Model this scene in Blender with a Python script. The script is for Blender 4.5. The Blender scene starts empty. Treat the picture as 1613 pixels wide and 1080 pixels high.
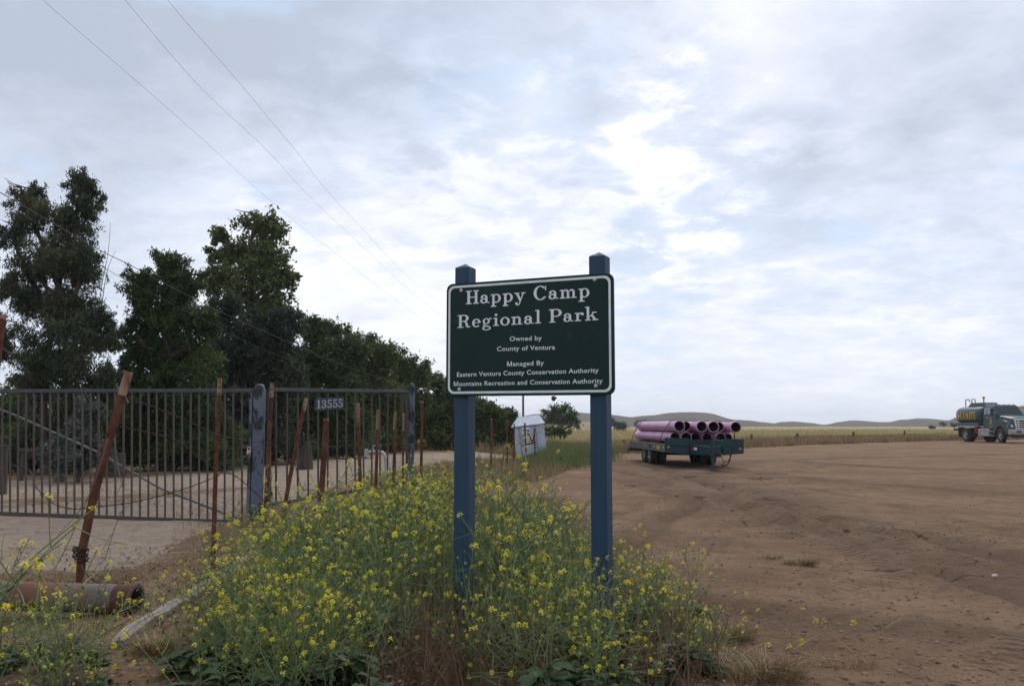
import bpy, math, random
import numpy as np
from mathutils import Vector, Matrix
R = math.radians
random.seed(7); rng = np.random.default_rng(11)
scene = bpy.context.scene
col = scene.collection

# ------------------------------------------------------------------ camera
FPX = 1390.0; CX, CY = 806.5, 540.0; HZ = 668.0; EYE = 1.45
PITCH = math.atan((HZ-CY)/FPX)
cam_d = bpy.data.cameras.new('camera'); cam = bpy.data.objects.new('camera', cam_d); col.objects.link(cam)
cam.location = (0, 0, EYE); cam.rotation_euler = (R(90)+PITCH, 0, 0)
cam_d.sensor_width = 36; cam_d.lens = 36*FPX/1613.0
cam_d.clip_start = 0.1; cam_d.clip_end = 20000
scene.camera = cam
SP, CP = math.sin(PITCH), math.cos(PITCH)

def ray(px, py):
    rx, ry = (px-CX)/FPX, (CY-py)/FPX
    return (rx, CP-SP*ry, SP+CP*ry)
def W(px, py, Y):
    d = ray(px, py); k = Y/d[1]
    return Vector((d[0]*k, Y, EYE+d[2]*k))

# ------------------------------------------------------------------ render settings
scene.render.engine = 'CYCLES'
scene.cycles.use_adaptive_sampling = True
scene.cycles.adaptive_threshold = 0.005
scene.cycles.volume_bounces = 0; scene.cycles.max_bounces = 6; scene.cycles.diffuse_bounces = 3; scene.cycles.glossy_bounces = 3
scene.cycles.transparent_max_bounces = 8; scene.cycles.transmission_bounces = 4
scene.cycles.caustics_reflective = False; scene.cycles.caustics_refractive = False
scene.cycles.use_denoising = True; scene.cycles.denoiser = 'OPENIMAGEDENOISE'; scene.cycles.denoising_input_passes = 'RGB_ALBEDO_NORMAL'; scene.cycles.denoising_prefilter = 'ACCURATE'
scene.view_settings.view_transform = 'Standard'
scene.view_settings.look = 'None'
scene.view_settings.exposure = 0.22
scene.view_settings.gamma = 1.0

# ------------------------------------------------------------------ world: Nishita sky behind broken overcast
SUN_EL, SUN_AZ = R(48), R(14)
SKY = 0.1
wd = bpy.data.worlds.new('World'); scene.world = wd; wd.use_nodes = True
nt = wd.node_tree; nt.nodes.clear()
class NB:
    """small node helper"""
    def __init__(s, t): s.t = t
    def n(s, typ, **kw):
        x = s.t.nodes.new(typ)
        for k, v in kw.items(): setattr(x, k, v)
        return x
    def sock(s, dst, v):
        if v is None: return
        if isinstance(v, bpy.types.NodeSocket): s.t.links.new(v, dst)
        else: dst.default_value = v
    def m(s, op, a, b=None, c=None, clamp=False):
        x = s.n('ShaderNodeMath', operation=op, use_clamp=clamp)
        for i, v in enumerate((a, b, c)): s.sock(x.inputs[i], v)
        return x.outputs[0]
    def vm(s, op, a, b=None, sc=None):
        x = s.n('ShaderNodeVectorMath', operation=op)
        s.sock(x.inputs[0], a); s.sock(x.inputs[1], b)
        if sc is not None: s.sock(x.inputs['Scale'], sc)
        return x.outputs['Value'] if op in ('DOT_PRODUCT', 'LENGTH') else x.outputs[0]
    def noise(s, vec, scale, detail=4, rough=.5, dist=0.0, col_=False):
        x = s.n('ShaderNodeTexNoise'); s.sock(x.inputs['Vector'], vec)
        x.inputs['Scale'].default_value = scale; x.inputs['Detail'].default_value = detail
        x.inputs['Roughness'].default_value = rough; x.inputs['Distortion'].default_value = dist
        return x.outputs['Color'] if col_ else x.outputs['Fac']
    def ramp(s, v, a, b, c=0.0, d=1.0, smooth=True):
        x = s.n('ShaderNodeMapRange', interpolation_type='SMOOTHSTEP' if smooth else 'LINEAR')
        for i, q in enumerate((v, a, b, c, d)): s.sock(x.inputs[i], q)
        return x.outputs[0]
    def mix(s, f, a, b, blend='MIX'):
        x = s.n('ShaderNodeMix', data_type='RGBA', blend_type=blend)
        s.sock(x.inputs['Factor'], f)
        for k, v in ((6, a), (7, b)):
            if isinstance(v, (tuple, list)) and len(v) == 3: v = (*v, 1)
            s.sock(x.inputs[k], v)
        return x.outputs[2]
nb = NB(nt)
sky = nb.n('ShaderNodeTexSky', sky_type='NISHITA', sun_disc=False)
sky.sun_elevation = SUN_EL; sky.sun_rotation = SUN_AZ
sky.air_density = 1.0; sky.dust_density = 2.0
dirv = nb.vm('NORMALIZE', nb.n('ShaderNodeTexCoord').outputs['Generated'])
sep = nb.n('ShaderNodeSeparateXYZ'); nt.links.new(dirv, sep.inputs[0])
zc = nb.m('MAXIMUM', sep.outputs[2], 0.0)
pl = nb.vm('SCALE', dirv, sc=nb.m('DIVIDE', 1.0, nb.m('ADD', zc, 0.22)))
wob = nb.vm('SUBTRACT', nb.noise(pl, 1.9, 5, .55, col_=True), (.5, .5, .5))
dirw = nb.vm('NORMALIZE', nb.vm('ADD', dirv, nb.vm('SCALE', wob, sc=0.24)))
def blob(px, py, rad, wgt):
    d = Vector(ray(px, py)).normalized()
    dt = nb.vm('DOT_PRODUCT', dirw, tuple(d))
    return nb.m('MULTIPLY', nb.ramp(dt, math.cos(R(rad)), 1.0), wgt)
n_big = nb.noise(pl, 1.3, 6, .52, .3)
n_mid = nb.noise(pl, 4.2, 7, .58, .45)
n_fine = nb.noise(pl, 11.0, 6, .6, .4)
F = nb.m('ADD', 0.50, nb.m('MULTIPLY', nb.m('SUBTRACT', n_big, .5), 0.55))
F = nb.m('ADD', F, nb.m('MULTIPLY', nb.m('SUBTRACT', n_mid, .5), 0.85))
F = nb.m('ADD', F, nb.m('MULTIPLY', nb.m('SUBTRACT', n_fine, .5), 0.42))
for b in [(100, 130, 30, -.36), (430, 130, 20, -.28), (640, 60, 15, -.16), (100, 250, 12, -.14),
          (200, 420, 14, .40), (470, 345, 12, .20), (640, 320, 13, .20), (500, 470, 14, .26), (640, 520, 14, .16),
          (1020, 240, 5, .10), (1070, 160, 6, .09), (1150, 75, 7, .13), (1240, 20, 8, .16), (800, 195, 7, .18), (1130, 320, 6, .14), (940, 200, 7, .14),
          (1330, 250, 12, -.18), (1600, 120, 15, -.20), (1200, 250, 6, -.14), (1420, 300, 9, -.08), (1260, 120, 8, .10), (1000, 60, 7, -.12),
          (860, 390, 12, .08), (1330, 440, 14, .14), (1520, 350, 9, .16), (1150, 560, 18, .10)]:
    F = nb.m('ADD', F, blob(*b))
n_cum = nb.noise(pl, 5.5, 9, .60, .25)
cum = nb.m('ADD', nb.m('ADD', blob(900, 240, 14, .28), blob(1120, 270, 10, .28)), nb.m('ADD', blob(560, 310, 13, .20), blob(1450, 350, 12, .14)))
F = nb.m('ADD', F, nb.m('MULTIPLY', nb.m('SUBTRACT', nb.ramp(n_cum, .41, .59), .45), cum))
c1 = nb.mix(nb.ramp(F, -.05, .5, smooth=False), (.45, .505, .605), (.645, .70, .82))
cl = nb.mix(nb.ramp(F, .40, 1.08), c1, (.90, .915, .97))
# thin veils where the blue shows through
gap = nb.m('MULTIPLY', nb.ramp(nb.noise(pl, 2.7, 6, .55, .6), .52, .68), 0.55)
for px, py, rd, w_ in ((1120, 385, 9, .45), (1480, 560, 12, .35), (960, 330, 7, .3), (800, 110, 8, .3), (620, 140, 9, .25)):
    gap = nb.m('ADD', gap, nb.m('MULTIPLY', blob(px, py, rd, w_), n_mid))
gap = nb.m('MINIMUM', nb.m('MULTIPLY', gap, nb.ramp(F, .95, .45)), 0.7)
cl = nb.mix(gap, cl, (.54, .69, .92))
# brighter, hazier towards the horizon
hz = nb.ramp(sep.outputs[2], .14, .0)
cl = nb.mix(nb.m('MULTIPLY', hz, .55), cl, (.74, .82, .93))
cl10 = nb.vm('SCALE', cl, sc=1.0/SKY)
full = nb.mix(0.93, sky.outputs[0], cl10)
bg = nb.n('ShaderNodeBackground'); bg.inputs['Strength'].default_value = SKY
nt.links.new(full, bg.inputs[0])
wo = nb.n('ShaderNodeOutputWorld'); nt.links.new(bg.outputs[0], wo.inputs[0])

sd = bpy.data.lights.new('sun', 'SUN'); sun = bpy.data.objects.new('sun', sd); col.objects.link(sun)
sd.energy = 1.1; sd.angle = R(22); sd.color = (1.0, .91, .80)
sv = Vector((math.sin(SUN_AZ)*math.cos(SUN_EL), math.cos(SUN_AZ)*math.cos(SUN_EL), math.sin(SUN_EL)))
sun.rotation_euler = sv.to_track_quat('Z', 'Y').to_euler()
sun.location = sv*50

# ------------------------------------------------------------------ helpers: meshes
class MB:
    def __init__(s): s.v = []; s.f = []; s.mi = []; s.cur = 0
    def add(s, vs, fs):
        b = len(s.v); s.v += [tuple(p) for p in vs]
        for f in fs: s.f.append(tuple(b+i for i in f)); s.mi.append(s.cur)
        return s
    def box(s, c, sz, rot=None):
        hx, hy, hz_ = sz[0]/2, sz[1]/2, sz[2]/2
        P = [Vector((x, y, z)) for x in (-hx, hx) for y in (-hy, hy) for z in (-hz_, hz_)]
        if rot is not None: P = [rot @ p for p in P]
        c = Vector(c)
        return s.add([p+c for p in P], [(0, 1, 3, 2), (4, 6, 7, 5), (0, 4, 5, 1), (2, 3, 7, 6), (0, 2, 6, 4), (1, 5, 7, 3)])
    def bar(s, a, b, w, h, up=(0, 0, 1)):
        a, b = Vector(a), Vector(b); d = (b-a); L = d.length; d.normalize()
        sd_ = d.cross(Vector(up))
        if sd_.length < 1e-4: sd_ = Vector((1, 0, 0))
        sd_.normalize(); u = sd_.cross(d)
        P = []
        for q in (a, b):
            for i, j in ((-1, -1), (1, -1), (1, 1), (-1, 1)): P.append(q+sd_*(i*w/2)+u*(j*h/2))
        return s.add(P, [(3, 2, 1, 0), (4, 5, 6, 7), (0, 1, 5, 4), (1, 2, 6, 5), (2, 3, 7, 6), (3, 0, 4, 7)])
    def tube(s, pts, r, n=6, cap=True):
        pts = [Vector(p) for p in pts]; m = len(pts)
        rr = r if isinstance(r, (list, tuple)) else [r]*m
        P = []; ref = None
        for i, p in enumerate(pts):
            d = (pts[min(i+1, m-1)]-pts[max(i-1, 0)])
            if d.length < 1e-9: d = Vector((0, 0, 1))
            d.normalize()
            if ref is None:
                ref = d.cross(Vector((0, 0, 1)))
                if ref.length < .1: ref = d.cross(Vector((1, 0, 0)))
            ref = (ref-d*ref.dot(d))
            if ref.length < 1e-6: ref = d.orthogonal()
            ref.normalize(); q = d.cross(ref)
            for k in range(n):
                a = 2*math.pi*k/n
                P.append(p+(ref*math.cos(a)+q*math.sin(a))*rr[i])
        Fs = [(i*n+k, i*n+(k+1) % n, (i+1)*n+(k+1) % n, (i+1)*n+k) for i in range(m-1) for k in range(n)]
        if cap and n > 2: Fs += [tuple(range(n-1, -1, -1)), tuple((m-1)*n+k for k in range(n))]
        return s.add(P, Fs)
    def lathe(s, prof, o, ax, n=24, ang=0.0):
        """prof: list of (radius, distance along the axis)"""
        o = Vector(o); ax = Vector(ax).normalized(); e1 = ax.orthogonal().normalized(); e2 = ax.cross(e1)
        P = []
        for r, h in prof:
            for k in range(n):
                a = 2*math.pi*k/n+ang
                P.append(o+ax*h+(e1*math.cos(a)+e2*math.sin(a))*r)
        m = len(prof)
        return s.add(P, [(i*n+k, i*n+(k+1) % n, (i+1)*n+(k+1) % n, (i+1)*n+k) for i in range(m-1) for k in range(n)])
    def prism(s, poly, o, u, v, w):
        """2-D outline poly in the axes u, v from o, pushed along the vector w"""
        o, u, v, w = Vector(o), Vector(u), Vector(v), Vector(w); n = len(poly)
        A = [o+u*x+v*y for x, y in poly]; B = [p+w for p in A]
        return s.add(A+B, [tuple(range(n-1, -1, -1)), tuple(range(n, 2*n))]+[(i, (i+1) % n, n+(i+1) % n, n+i) for i in range(n)])
    def loft(s, secs, cap=True):
        n = len(secs[0]); P = [p for q in secs for p in q]; m = len(secs)
        Fs = [(i*n+k, i*n+(k+1) % n, (i+1)*n+(k+1) % n, (i+1)*n+k) for i in range(m-1) for k in range(n)]
        if cap: Fs += [tuple(range(n-1, -1, -1)), tuple((m-1)*n+k for k in range(n))]
        return s.add(P, Fs)
    def build(s, name, mat, parent=None, org=None, smooth=None, bevel=0, fix=True):
        me = bpy.data.meshes.new(name)
        V = s.v if org is None else [(p[0]-org[0], p[1]-org[1], p[2]-org[2]) for p in s.v]
        me.from_pydata(V, [], s.f)
        ms = mat if isinstance(mat, (list, tuple)) else [mat]
        for m_ in ms: me.materials.append(m_)
        if len(ms) > 1: me.polygons.foreach_set('material_index', s.mi)
        me.validate()
        if fix:
            import bmesh
            bm = bmesh.new(); bm.from_mesh(me); bmesh.ops.recalc_face_normals(bm, faces=bm.faces); bm.to_mesh(me); bm.free()
        if smooth is not None:
            me.polygons.foreach_set('use_smooth', [True]*len(me.polygons)); me.set_sharp_from_angle(angle=R(smooth))
        o = bpy.data.objects.new(name, me); col.objects.link(o)
        if parent is not None: o.parent = parent
        if bevel:
            b = o.modifiers.new('bevel', 'BEVEL'); b.width = bevel; b.segments = 2; b.limit_method = 'ANGLE'; b.angle_limit = R(40)
        return o

def np_mesh(name, V, faces, mat, parent=None, loc=None):
    """V: (N, k, 3): N loose pieces of k corners; faces: corner tuples of one piece (all of one length), or None for one polygon"""
    N, k = V.shape[:2]
    fa = np.array(faces if isinstance(faces, list) else [tuple(range(k))], dtype=np.int32); nf, m = fa.shape
    me = bpy.data.meshes.new(name)
    me.vertices.add(N*k); me.vertices.foreach_set('co', V.reshape(-1).astype(np.float32))
    idx = (np.arange(N, dtype=np.int32)*k)[:, None, None]+fa[None]
    me.loops.add(N*nf*m); me.loops.foreach_set('vertex_index', idx.reshape(-1))
    me.polygons.add(N*nf)
    me.polygons.foreach_set('loop_start', np.arange(0, N*nf*m, m, dtype=np.int32))
    me.polygons.foreach_set('loop_total', np.full(N*nf, m, dtype=np.int32))
    me.update(calc_edges=True); me.validate()
    me.materials.append(mat)
    o = bpy.data.objects.new(name, me); col.objects.link(o)
    if parent is not None: o.parent = parent
    if loc is not None: o.location = loc
    return o

def tag(o, label=None, cat=None, group=None, kind=None):
    if label: o['label'] = label
    if cat: o['category'] = cat
    if group: o['group'] = group
    if kind: o['kind'] = kind
    return o
def thing(name, label, cat, loc=(0, 0, 0), rz=0.0, group=None):
    o = bpy.data.objects.new(name, None); o.empty_display_size = .2; col.objects.link(o)
    o.location = loc; o.rotation_euler = (0, 0, rz)
    return tag(o, label, cat, group)
def copy_thing(o, loc, rz, sc=1.0, label=None, group=None, ch=None):
    c = o.copy(); col.objects.link(c); c.location = loc; c.rotation_euler = (0, 0, rz); c.scale = (sc, sc, sc)
    if label: c['label'] = label
    if group: c['group'] = group
    for k in (ch if ch is not None else list(o.children)):
        q = k.copy(); col.objects.link(q); q.parent = c
    return c

# ------------------------------------------------------------------ helpers: materials
def mat_new(name):
    m = bpy.data.materials.new(name); m.use_nodes = True
    t = m.node_tree; b = t.nodes['Principled BSDF']
    return m, NB(t), b
def mk(name, c1, c2=None, scale=6.0, rough=.6, metal=0.0, bump=0.0, bscale=None, detail=5, lo=.35, hi=.65, c3=None, s3=2.0, lo3=.5, hi3=.62, stretch=None, spec=.5, coat=0.0):
    m, q, b = mat_new(name)
    tc = q.n('ShaderNodeTexCoord').outputs['Object']
    vec = tc
    if stretch: 
        mp = q.n('ShaderNodeMapping'); q.t.links.new(tc, mp.inputs[0]); mp.inputs['Scale'].default_value = stretch; vec = mp.outputs[0]
    c = (*c1, 1)
    if c2 is not None:
        c = q.mix(q.ramp(q.noise(vec, scale, detail, .6), lo, hi), c1, c2)
    if c3 is not None:
        c = q.mix(q.ramp(q.noise(vec, s3, 8, .65), lo3, hi3), c, c3)
    q.sock(b.inputs['Base Color'], c)
    b.inputs['Roughness'].default_value = rough; b.inputs['Metallic'].default_value = metal
    b.inputs['Specular IOR Level'].default_value = spec
    if coat: b.inputs['Coat Weight'].default_value = coat
    if bump:
        bn = q.n('ShaderNodeBump'); bn.inputs['Strength'].default_value = bump; bn.inputs['Distance'].default_value = .02
        q.t.links.new(q.noise(vec, bscale or scale*3, 6, .6), bn.inputs['Height']); q.t.links.new(bn.outputs[0], b.inputs['Normal'])
    return m
def mk_leaf(name, c1, c2, c3=None, trans=.25, rough=.55):
    """a colour per leaf, and a little light through it"""
    m, q, b = mat_new(name)
    g = q.n('ShaderNodeNewGeometry')
    c = q.mix(g.outputs['Random Per Island'], c1, c2)
    tc = q.n('ShaderNodeTexCoord').outputs['Object']
    if c3 is not None: c = q.mix(q.ramp(q.noise(tc, .9, 3, .5), .45, .7), c, c3)
    q.sock(b.inputs['Base Color'], c); b.inputs['Roughness'].default_value = rough
    b.inputs['Specular IOR Level'].default_value = .3
    if trans:
        tr = q.n('ShaderNodeBsdfTranslucent'); q.t.links.new(c, tr.inputs[0])
        ms = q.n('ShaderNodeMixShader'); ms.inputs[0].default_value = trans
        q.t.links.new(b.outputs[0], ms.inputs[1]); q.t.links.new(tr.outputs[0], ms.inputs[2])
        q.t.links.new(ms.outputs[0], q.t.nodes['Material Output'].inputs[0])
    return m

# numpy value noise
_tab = rng.random((256, 256))
def vnoise(x, y):
    xi = np.floor(x).astype(int); yi = np.floor(y).astype(int); fx = x-xi; fy = y-yi
    fx = fx*fx*(3-2*fx); fy = fy*fy*(3-2*fy)
    g = lambda i, j: _tab[i & 255, j & 255]
    return (g(xi, yi)*(1-fx)+g(xi+1, yi)*fx)*(1-fy)+(g(xi, yi+1)*(1-fx)+g(xi+1, yi+1)*fx)*fy
def fbm(x, y, o=4):
    s = 0; a = .5; f = 1.0
    for i in range(o): s = s+a*(vnoise(x*f+17.3*i, y*f-9.1*i)-.5); a *= .5; f *= 2.03
    return s
def sst(a, b, x):
    t = np.clip((x-a)/(b-a), 0, 1); return t*t*(3-2*t)
# ================================================================== GROUND
def seg_dist(x, y, P):
    d = np.full(np.shape(x), 1e9)
    for (ax, ay), (bx, by) in zip(P[:-1], P[1:]):
        vx, vy = bx-ax, by-ay; t = np.clip(((x-ax)*vx+(y-ay)*vy)/(vx*vx+vy*vy+1e-9), 0, 1)
        d = np.minimum(d, np.hypot(x-ax-t*vx, y-ay-t*vy))
    return d
def poly_sd(x, y, P):
    inside = np.zeros(np.shape(x), bool); Q = P+[P[0]]
    for (ax, ay), (bx, by) in zip(Q[:-1], Q[1:]):
        c = (ay > y) != (by > y)
        xs = ax+(y-ay)*(bx-ax)/(by-ay if abs(by-ay) > 1e-9 else 1e-9)
        inside ^= c & (x < xs)
    d = seg_dist(x, y, Q)
    return np.where(inside, d, -d)
def base_h(x, y):
    """large-scale lie of the land"""
    h = 0.0021*np.clip(y, 0, 90)
    h = h+0.20*sst(10.5, 15.5, y)*sst(0.6, -1.0, x+.02*y)*sst(60, 30, y)
    return h
def G(px, py):
    """the ground point seen at a pixel"""
    d = ray(px, py); z = 0.0
    for _ in range(8):
        k = (z-EYE)/d[2]; x, y = d[0]*k, d[1]*k; z = float(base_h(np.array(x), np.array(y)))
    return (x, y, z)
def GY(px, Y):
    x = (px-CX)/FPX*Y*1.0
    return (x, Y, float(base_h(np.array(x), np.array(Y))))
g2 = lambda px, py: G(px, py)[:2]

DRIVE = [g2(-500, 960), g2(0, 912), g2(180, 905), g2(290, 880), g2(370, 838), g2(440, 800), g2(560, 757), g2(660, 733), g2(780, 722), g2(800, 715), g2(720, 712), g2(560, 716), g2(400, 738), g2(200, 752), g2(0, 757), g2(-500, 800)]
EDGE = [g2(815, 719.5), g2(830, 719), g2(930, 715), g2(1000, 714), g2(1165, 706), g2(1260, 701), g2(1400, 696.5), g2(1480, 694), g2(1613, 692), g2(2200, 688)]   # far edge of the dirt lot
TRACKS = [([g2(975, 742), g2(1100, 775), g2(1230, 822), g2(1420, 875), g2(1640, 960)], .16, .05),
          ([g2(1000, 730), g2(1160, 772), g2(1330, 830), g2(1500, 862), g2(1660, 900)], .17, .05),
          ([g2(1060, 748), g2(1230, 800), g2(1400, 858), g2(1560, 905), g2(1700, 960)], .12, .035),
          ([g2(1120, 741), g2(1240, 752), g2(1380, 764), g2(1640, 780)], .25, .03),
          ([g2(1235, 724), g2(1300, 731), g2(1420, 737), g2(1640, 742)], .3, .04),
          ([g2(1090, 735), g2(1180, 727), g2(1300, 722), g2(1560, 716)], .3, .03),
          ([g2(985, 862), g2(1030, 835), g2(1068, 812), g2(1090, 800), g2(1096, 786)], .14, .06),
          ([g2(930, 752), g2(1010, 760), g2(1085, 776)], .2, .03),
          ([g2(1000, 930), g2(1130, 960), g2(1260, 975), g2(1480, 1000)], .2, .03)]
def detail_h(x, y):
    r = np.hypot(x, y)
    near = sst(60, 8, r)
    px = x+.5*fbm(x*.7, y*.7, 3); py = y+.5*fbm(x*.7+40, y*.7, 3)
    lot = poly_sd(x, y, [g2(850, 716), *EDGE[2:], (60, 2), (0.2, 2), g2(985, 1000), g2(960, 850), g2(850, 750)])
    lotm = sst(-.4, .8, lot)
    h = .05*fbm(x*.35, y*.35, 4)+near*(.035*fbm(x*1.7, y*1.7, 4)+.022*fbm(x*6, y*6, 3))
    dark = np.zeros_like(x)
    for P, w, dep in TRACKS:
        d = seg_dist(px, py, P); n = .55+1.1*vnoise(x*2.1, y*2.1)
        h = h+(-dep*np.exp(-(d/w)**2)+.6*dep*np.exp(-((d-2*w)/(.8*w))**2))*n*np.where(r < 40, 1, .5)
        dark = np.maximum(dark, np.exp(-(d/(2.2*w))**2)*(.4+.6*vnoise(x*1.3+9, y*1.3)))
    # churned band running across the lot
    band = np.exp(-(seg_dist(px, py, TRACKS[1][0])/1.1)**2)
    h = h+band*near*(.075*fbm(x*3.2, y*3.2, 4)+.05*np.abs(fbm(x*9, y*9, 2)))
    h = h+lotm*near*.05*np.clip(fbm(x*2.3+31, y*2.3, 4)-.04, 0, 1)*(.4+fbm(x*.5+3, y*.5, 2)*2).clip(0, 1.5)
    dark = np.maximum(dark, band*(.25+.7*vnoise(x*1.1, y*1.1+5)))
    # soil heaped along the weeds beside the sign
    berm = np.exp(-(seg_dist(x, y, [g2(250, 1000), g2(430, 860), g2(560, 790), g2(640, 755)])/.8)**2)
    h = h+berm*.07*(.6+.8*vnoise(x*2, y*2))
    return h, dark, lotm, band

def track_sd(x, y, P):
    d = np.full(np.shape(x), 1e9); s = np.zeros(np.shape(x)); sg = np.zeros(np.shape(x)); acc = 0
    for (ax, ay), (bx, by) in zip(P[:-1], P[1:]):
        vx, vy = bx-ax, by-ay; L = math.hypot(vx, vy); t = np.clip(((x-ax)*vx+(y-ay)*vy)/(L*L), 0, 1)
        e = np.hypot(x-ax-t*vx, y-ay-t*vy); k = e < d; d = np.where(k, e, d); s = np.where(k, acc+t*L, s); sg = np.where(k, np.sign((x-ax)*vy-(y-ay)*vx)*e, sg); acc += L
    return d, s, sg
def tread_lines():
    out = []
    for P, off in (([g2(1010, 752), g2(1180, 792), g2(1330, 838), g2(1480, 872), g2(1680, 925)], 0), ([g2(1050, 735), g2(1200, 765), g2(1380, 812), g2(1650, 872)], 0),
                   ([g2(985, 862), g2(1030, 835), g2(1068, 812), g2(1096, 790)], 0), ([g2(1180, 1090), g2(1300, 1010), g2(1450, 960), g2(1660, 915)], 0), ([g2(1120, 741), g2(1240, 752), g2(1380, 764), g2(1640, 780)], 0), ([g2(960, 790), g2(1040, 770), g2(1180, 745), g2(1300, 724)], 0)):
        q_ = [Vector((a, b, 0)) for a, b in P]; Q = []
        for i in range(len(q_)-1):
            for k in range(6): Q.append(q_[i].lerp(q_[i+1], k/6))
        Q.append(q_[-1]); k = 3
        Q = [sum(Q[max(0, i-k):i+k+1], Vector())/len(Q[max(0, i-k):i+k+1]) for i in range(len(Q))]
        for o in (-.95, .95):
            L = []
            for i, p_ in enumerate(Q):
                t = (Q[min(i+1, len(Q)-1)]-Q[max(i-1, 0)]).normalized(); L.append((p_.x-t.y*o, p_.y+t.x*o))
            out.append(L)
    return out
ang = np.concatenate([np.linspace(-46, 46, 520), np.linspace(50, 310, 66)])
ang = np.radians(ang)
rad = [0.05, 1.0, 2.0, 3.0]
while rad[-1] < 45: rad.append(rad[-1]*1.0105)
while rad[-1] < 1350: rad.append(rad[-1]*1.06)
rad = np.array(rad)
RR, AA = np.meshgrid(rad, ang, indexing='ij')
GX, GYY = RR*np.sin(AA), RR*np.cos(AA)
dh, gdark, glot, gband = detail_h(GX, GYY)
GZ = base_h(GX, GYY)+dh*sst(500, 120, RR)
nx, ny = (GX+.5*fbm(GX*1.1, GYY*1.1, 4)), (GYY+.6*fbm(GX*1.1+50, GYY*1.1, 4))
gdrive = sst(-.25, .35, poly_sd(nx, ny, DRIVE))
fx, fy = GX+2.0*fbm(GX*.25, GYY*.25, 4), GYY+2.5*fbm(GX*.25+9, GYY*.25, 4)
FIELD = EDGE+[(6000, 200), (6000, 9000), (-6000, 9000), (-6000, 160), (-30, 90), (2, 55)]
gfield = sst(-.6, .9, poly_sd(fx, fy, FIELD))
litter = np.maximum(sst(1.0, .1, seg_dist(nx, ny, [g2(-200, 930), g2(60, 912), g2(190, 908), g2(300, 880), g2(380, 835), g2(430, 800)])),
                    sst(1.3, .2, seg_dist(nx, ny, [g2(40, 790), g2(200, 782), g2(380, 770)]))*.8)
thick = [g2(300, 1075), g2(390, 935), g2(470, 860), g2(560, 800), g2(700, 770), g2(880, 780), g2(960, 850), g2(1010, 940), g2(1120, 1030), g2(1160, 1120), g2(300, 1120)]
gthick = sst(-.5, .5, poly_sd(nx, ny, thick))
verge = sst(-.6, .5, poly_sd(nx, ny, [g2(640, 745), g2(760, 724), g2(850, 716), g2(930, 714), g2(955, 722), g2(880, 737), g2(840, 760), g2(700, 770)]))
nR, nA = RR.shape
me = bpy.data.meshes.new('ground')
me.vertices.add(nR*nA); me.vertices.foreach_set('co', np.stack([GX, GYY, GZ], -1).reshape(-1).astype(np.float32))
I = np.arange(nR*nA).reshape(nR, nA)
q0 = np.stack([I[:-1], np.roll(I, -1, 1)[:-1], np.roll(I, -1, 1)[1:], I[1:]], -1).reshape(-1, 4)
q0 = q0[:, ::-1]
me.loops.add(q0.size); me.loops.foreach_set('vertex_index', q0.reshape(-1).astype(np.int32))
me.polygons.add(len(q0)); me.polygons.foreach_set('loop_start', np.arange(0, q0.size, 4, dtype=np.int32)); me.polygons.foreach_set('loop_total', np.full(len(q0), 4, dtype=np.int32))
me.update(calc_edges=True); me.validate()
me.polygons.foreach_set('use_smooth', [True]*len(me.polygons))
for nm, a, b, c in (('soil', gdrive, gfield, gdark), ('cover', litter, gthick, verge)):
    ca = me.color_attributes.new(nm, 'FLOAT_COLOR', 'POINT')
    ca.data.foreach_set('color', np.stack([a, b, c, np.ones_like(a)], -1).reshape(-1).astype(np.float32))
bd = np.full(GX.shape, 9.0); bs = np.zeros(GX.shape); bg_ = np.full(GX.shape, 9.0)
for L in tread_lines():
    d_, s_, g_ = track_sd(GX, GYY, L); k_ = d_ < bd; bd = np.where(k_, d_, bd); bs = np.where(k_, s_, bs); bg_ = np.where(k_, g_, bg_)
for nm, v in (('tread_along', bs), ('tread_across', np.clip(bg_, -3, 3))):
    at_ = me.attributes.new(nm, 'FLOAT', 'POINT'); at_.data.foreach_set('value', v.reshape(-1).astype(np.float32))
ground = bpy.data.objects.new('ground', me); col.objects.link(ground); tag(ground, kind='structure')
m, q, b = mat_new('ground_soil')
pos = q.n('ShaderNodeNewGeometry').outputs['Position']
a1 = q.n('ShaderNodeVertexColor', layer_name='soil'); a2 = q.n('ShaderNodeVertexColor', layer_name='cover')
s1 = q.n('ShaderNodeSeparateColor'); q.t.links.new(a1.outputs[0], s1.inputs[0])
s2 = q.n('ShaderNodeSeparateColor'); q.t.links.new(a2.outputs[0], s2.inputs[0])
nA_ = q.noise(pos, .45, 6, .6, .4); nB_ = q.noise(pos, 3.1, 7, .62, .3); nC_ = q.noise(pos, 26, 5, .65); nD_ = q.noise(pos, 90, 4, .7)
dirt = q.mix(q.ramp(nA_, .35, .68), (.232, .142, .083), (.325, .215, .132))
dirt = q.mix(q.m('MULTIPLY', q.ramp(nB_, .42, .72), .75), dirt, (.160, .100, .064))
dirt = q.mix(q.m('MULTIPLY', q.ramp(nC_, .52, .66), .7), dirt, (.170, .104, .063))
dirt = q.mix(q.m('MULTIPLY', q.ramp(nD_, .55, .68), .6), dirt, (.36, .265, .19))
dirt = q.mix(q.m('MULTIPLY', s1.outputs[2], .7), dirt, (.118, .076, .053))
drv = q.mix(q.ramp(nB_, .4, .7), (.42, .330, .25), (.33, .25, .185))
drv = q.mix(q.m('MULTIPLY', q.ramp(nA_, .45, .65), .45), drv, (.25, .22, .20))
drv = q.mix(q.m('MULTIPLY', q.ramp(nC_, .52, .7), .45), drv, (.22, .175, .145))
c = q.mix(q.ramp(q.m('ADD', s1.outputs[0], q.m('MULTIPLY', q.m('SUBTRACT', nB_, .5), .7)), .35, .65), dirt, drv)
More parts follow.
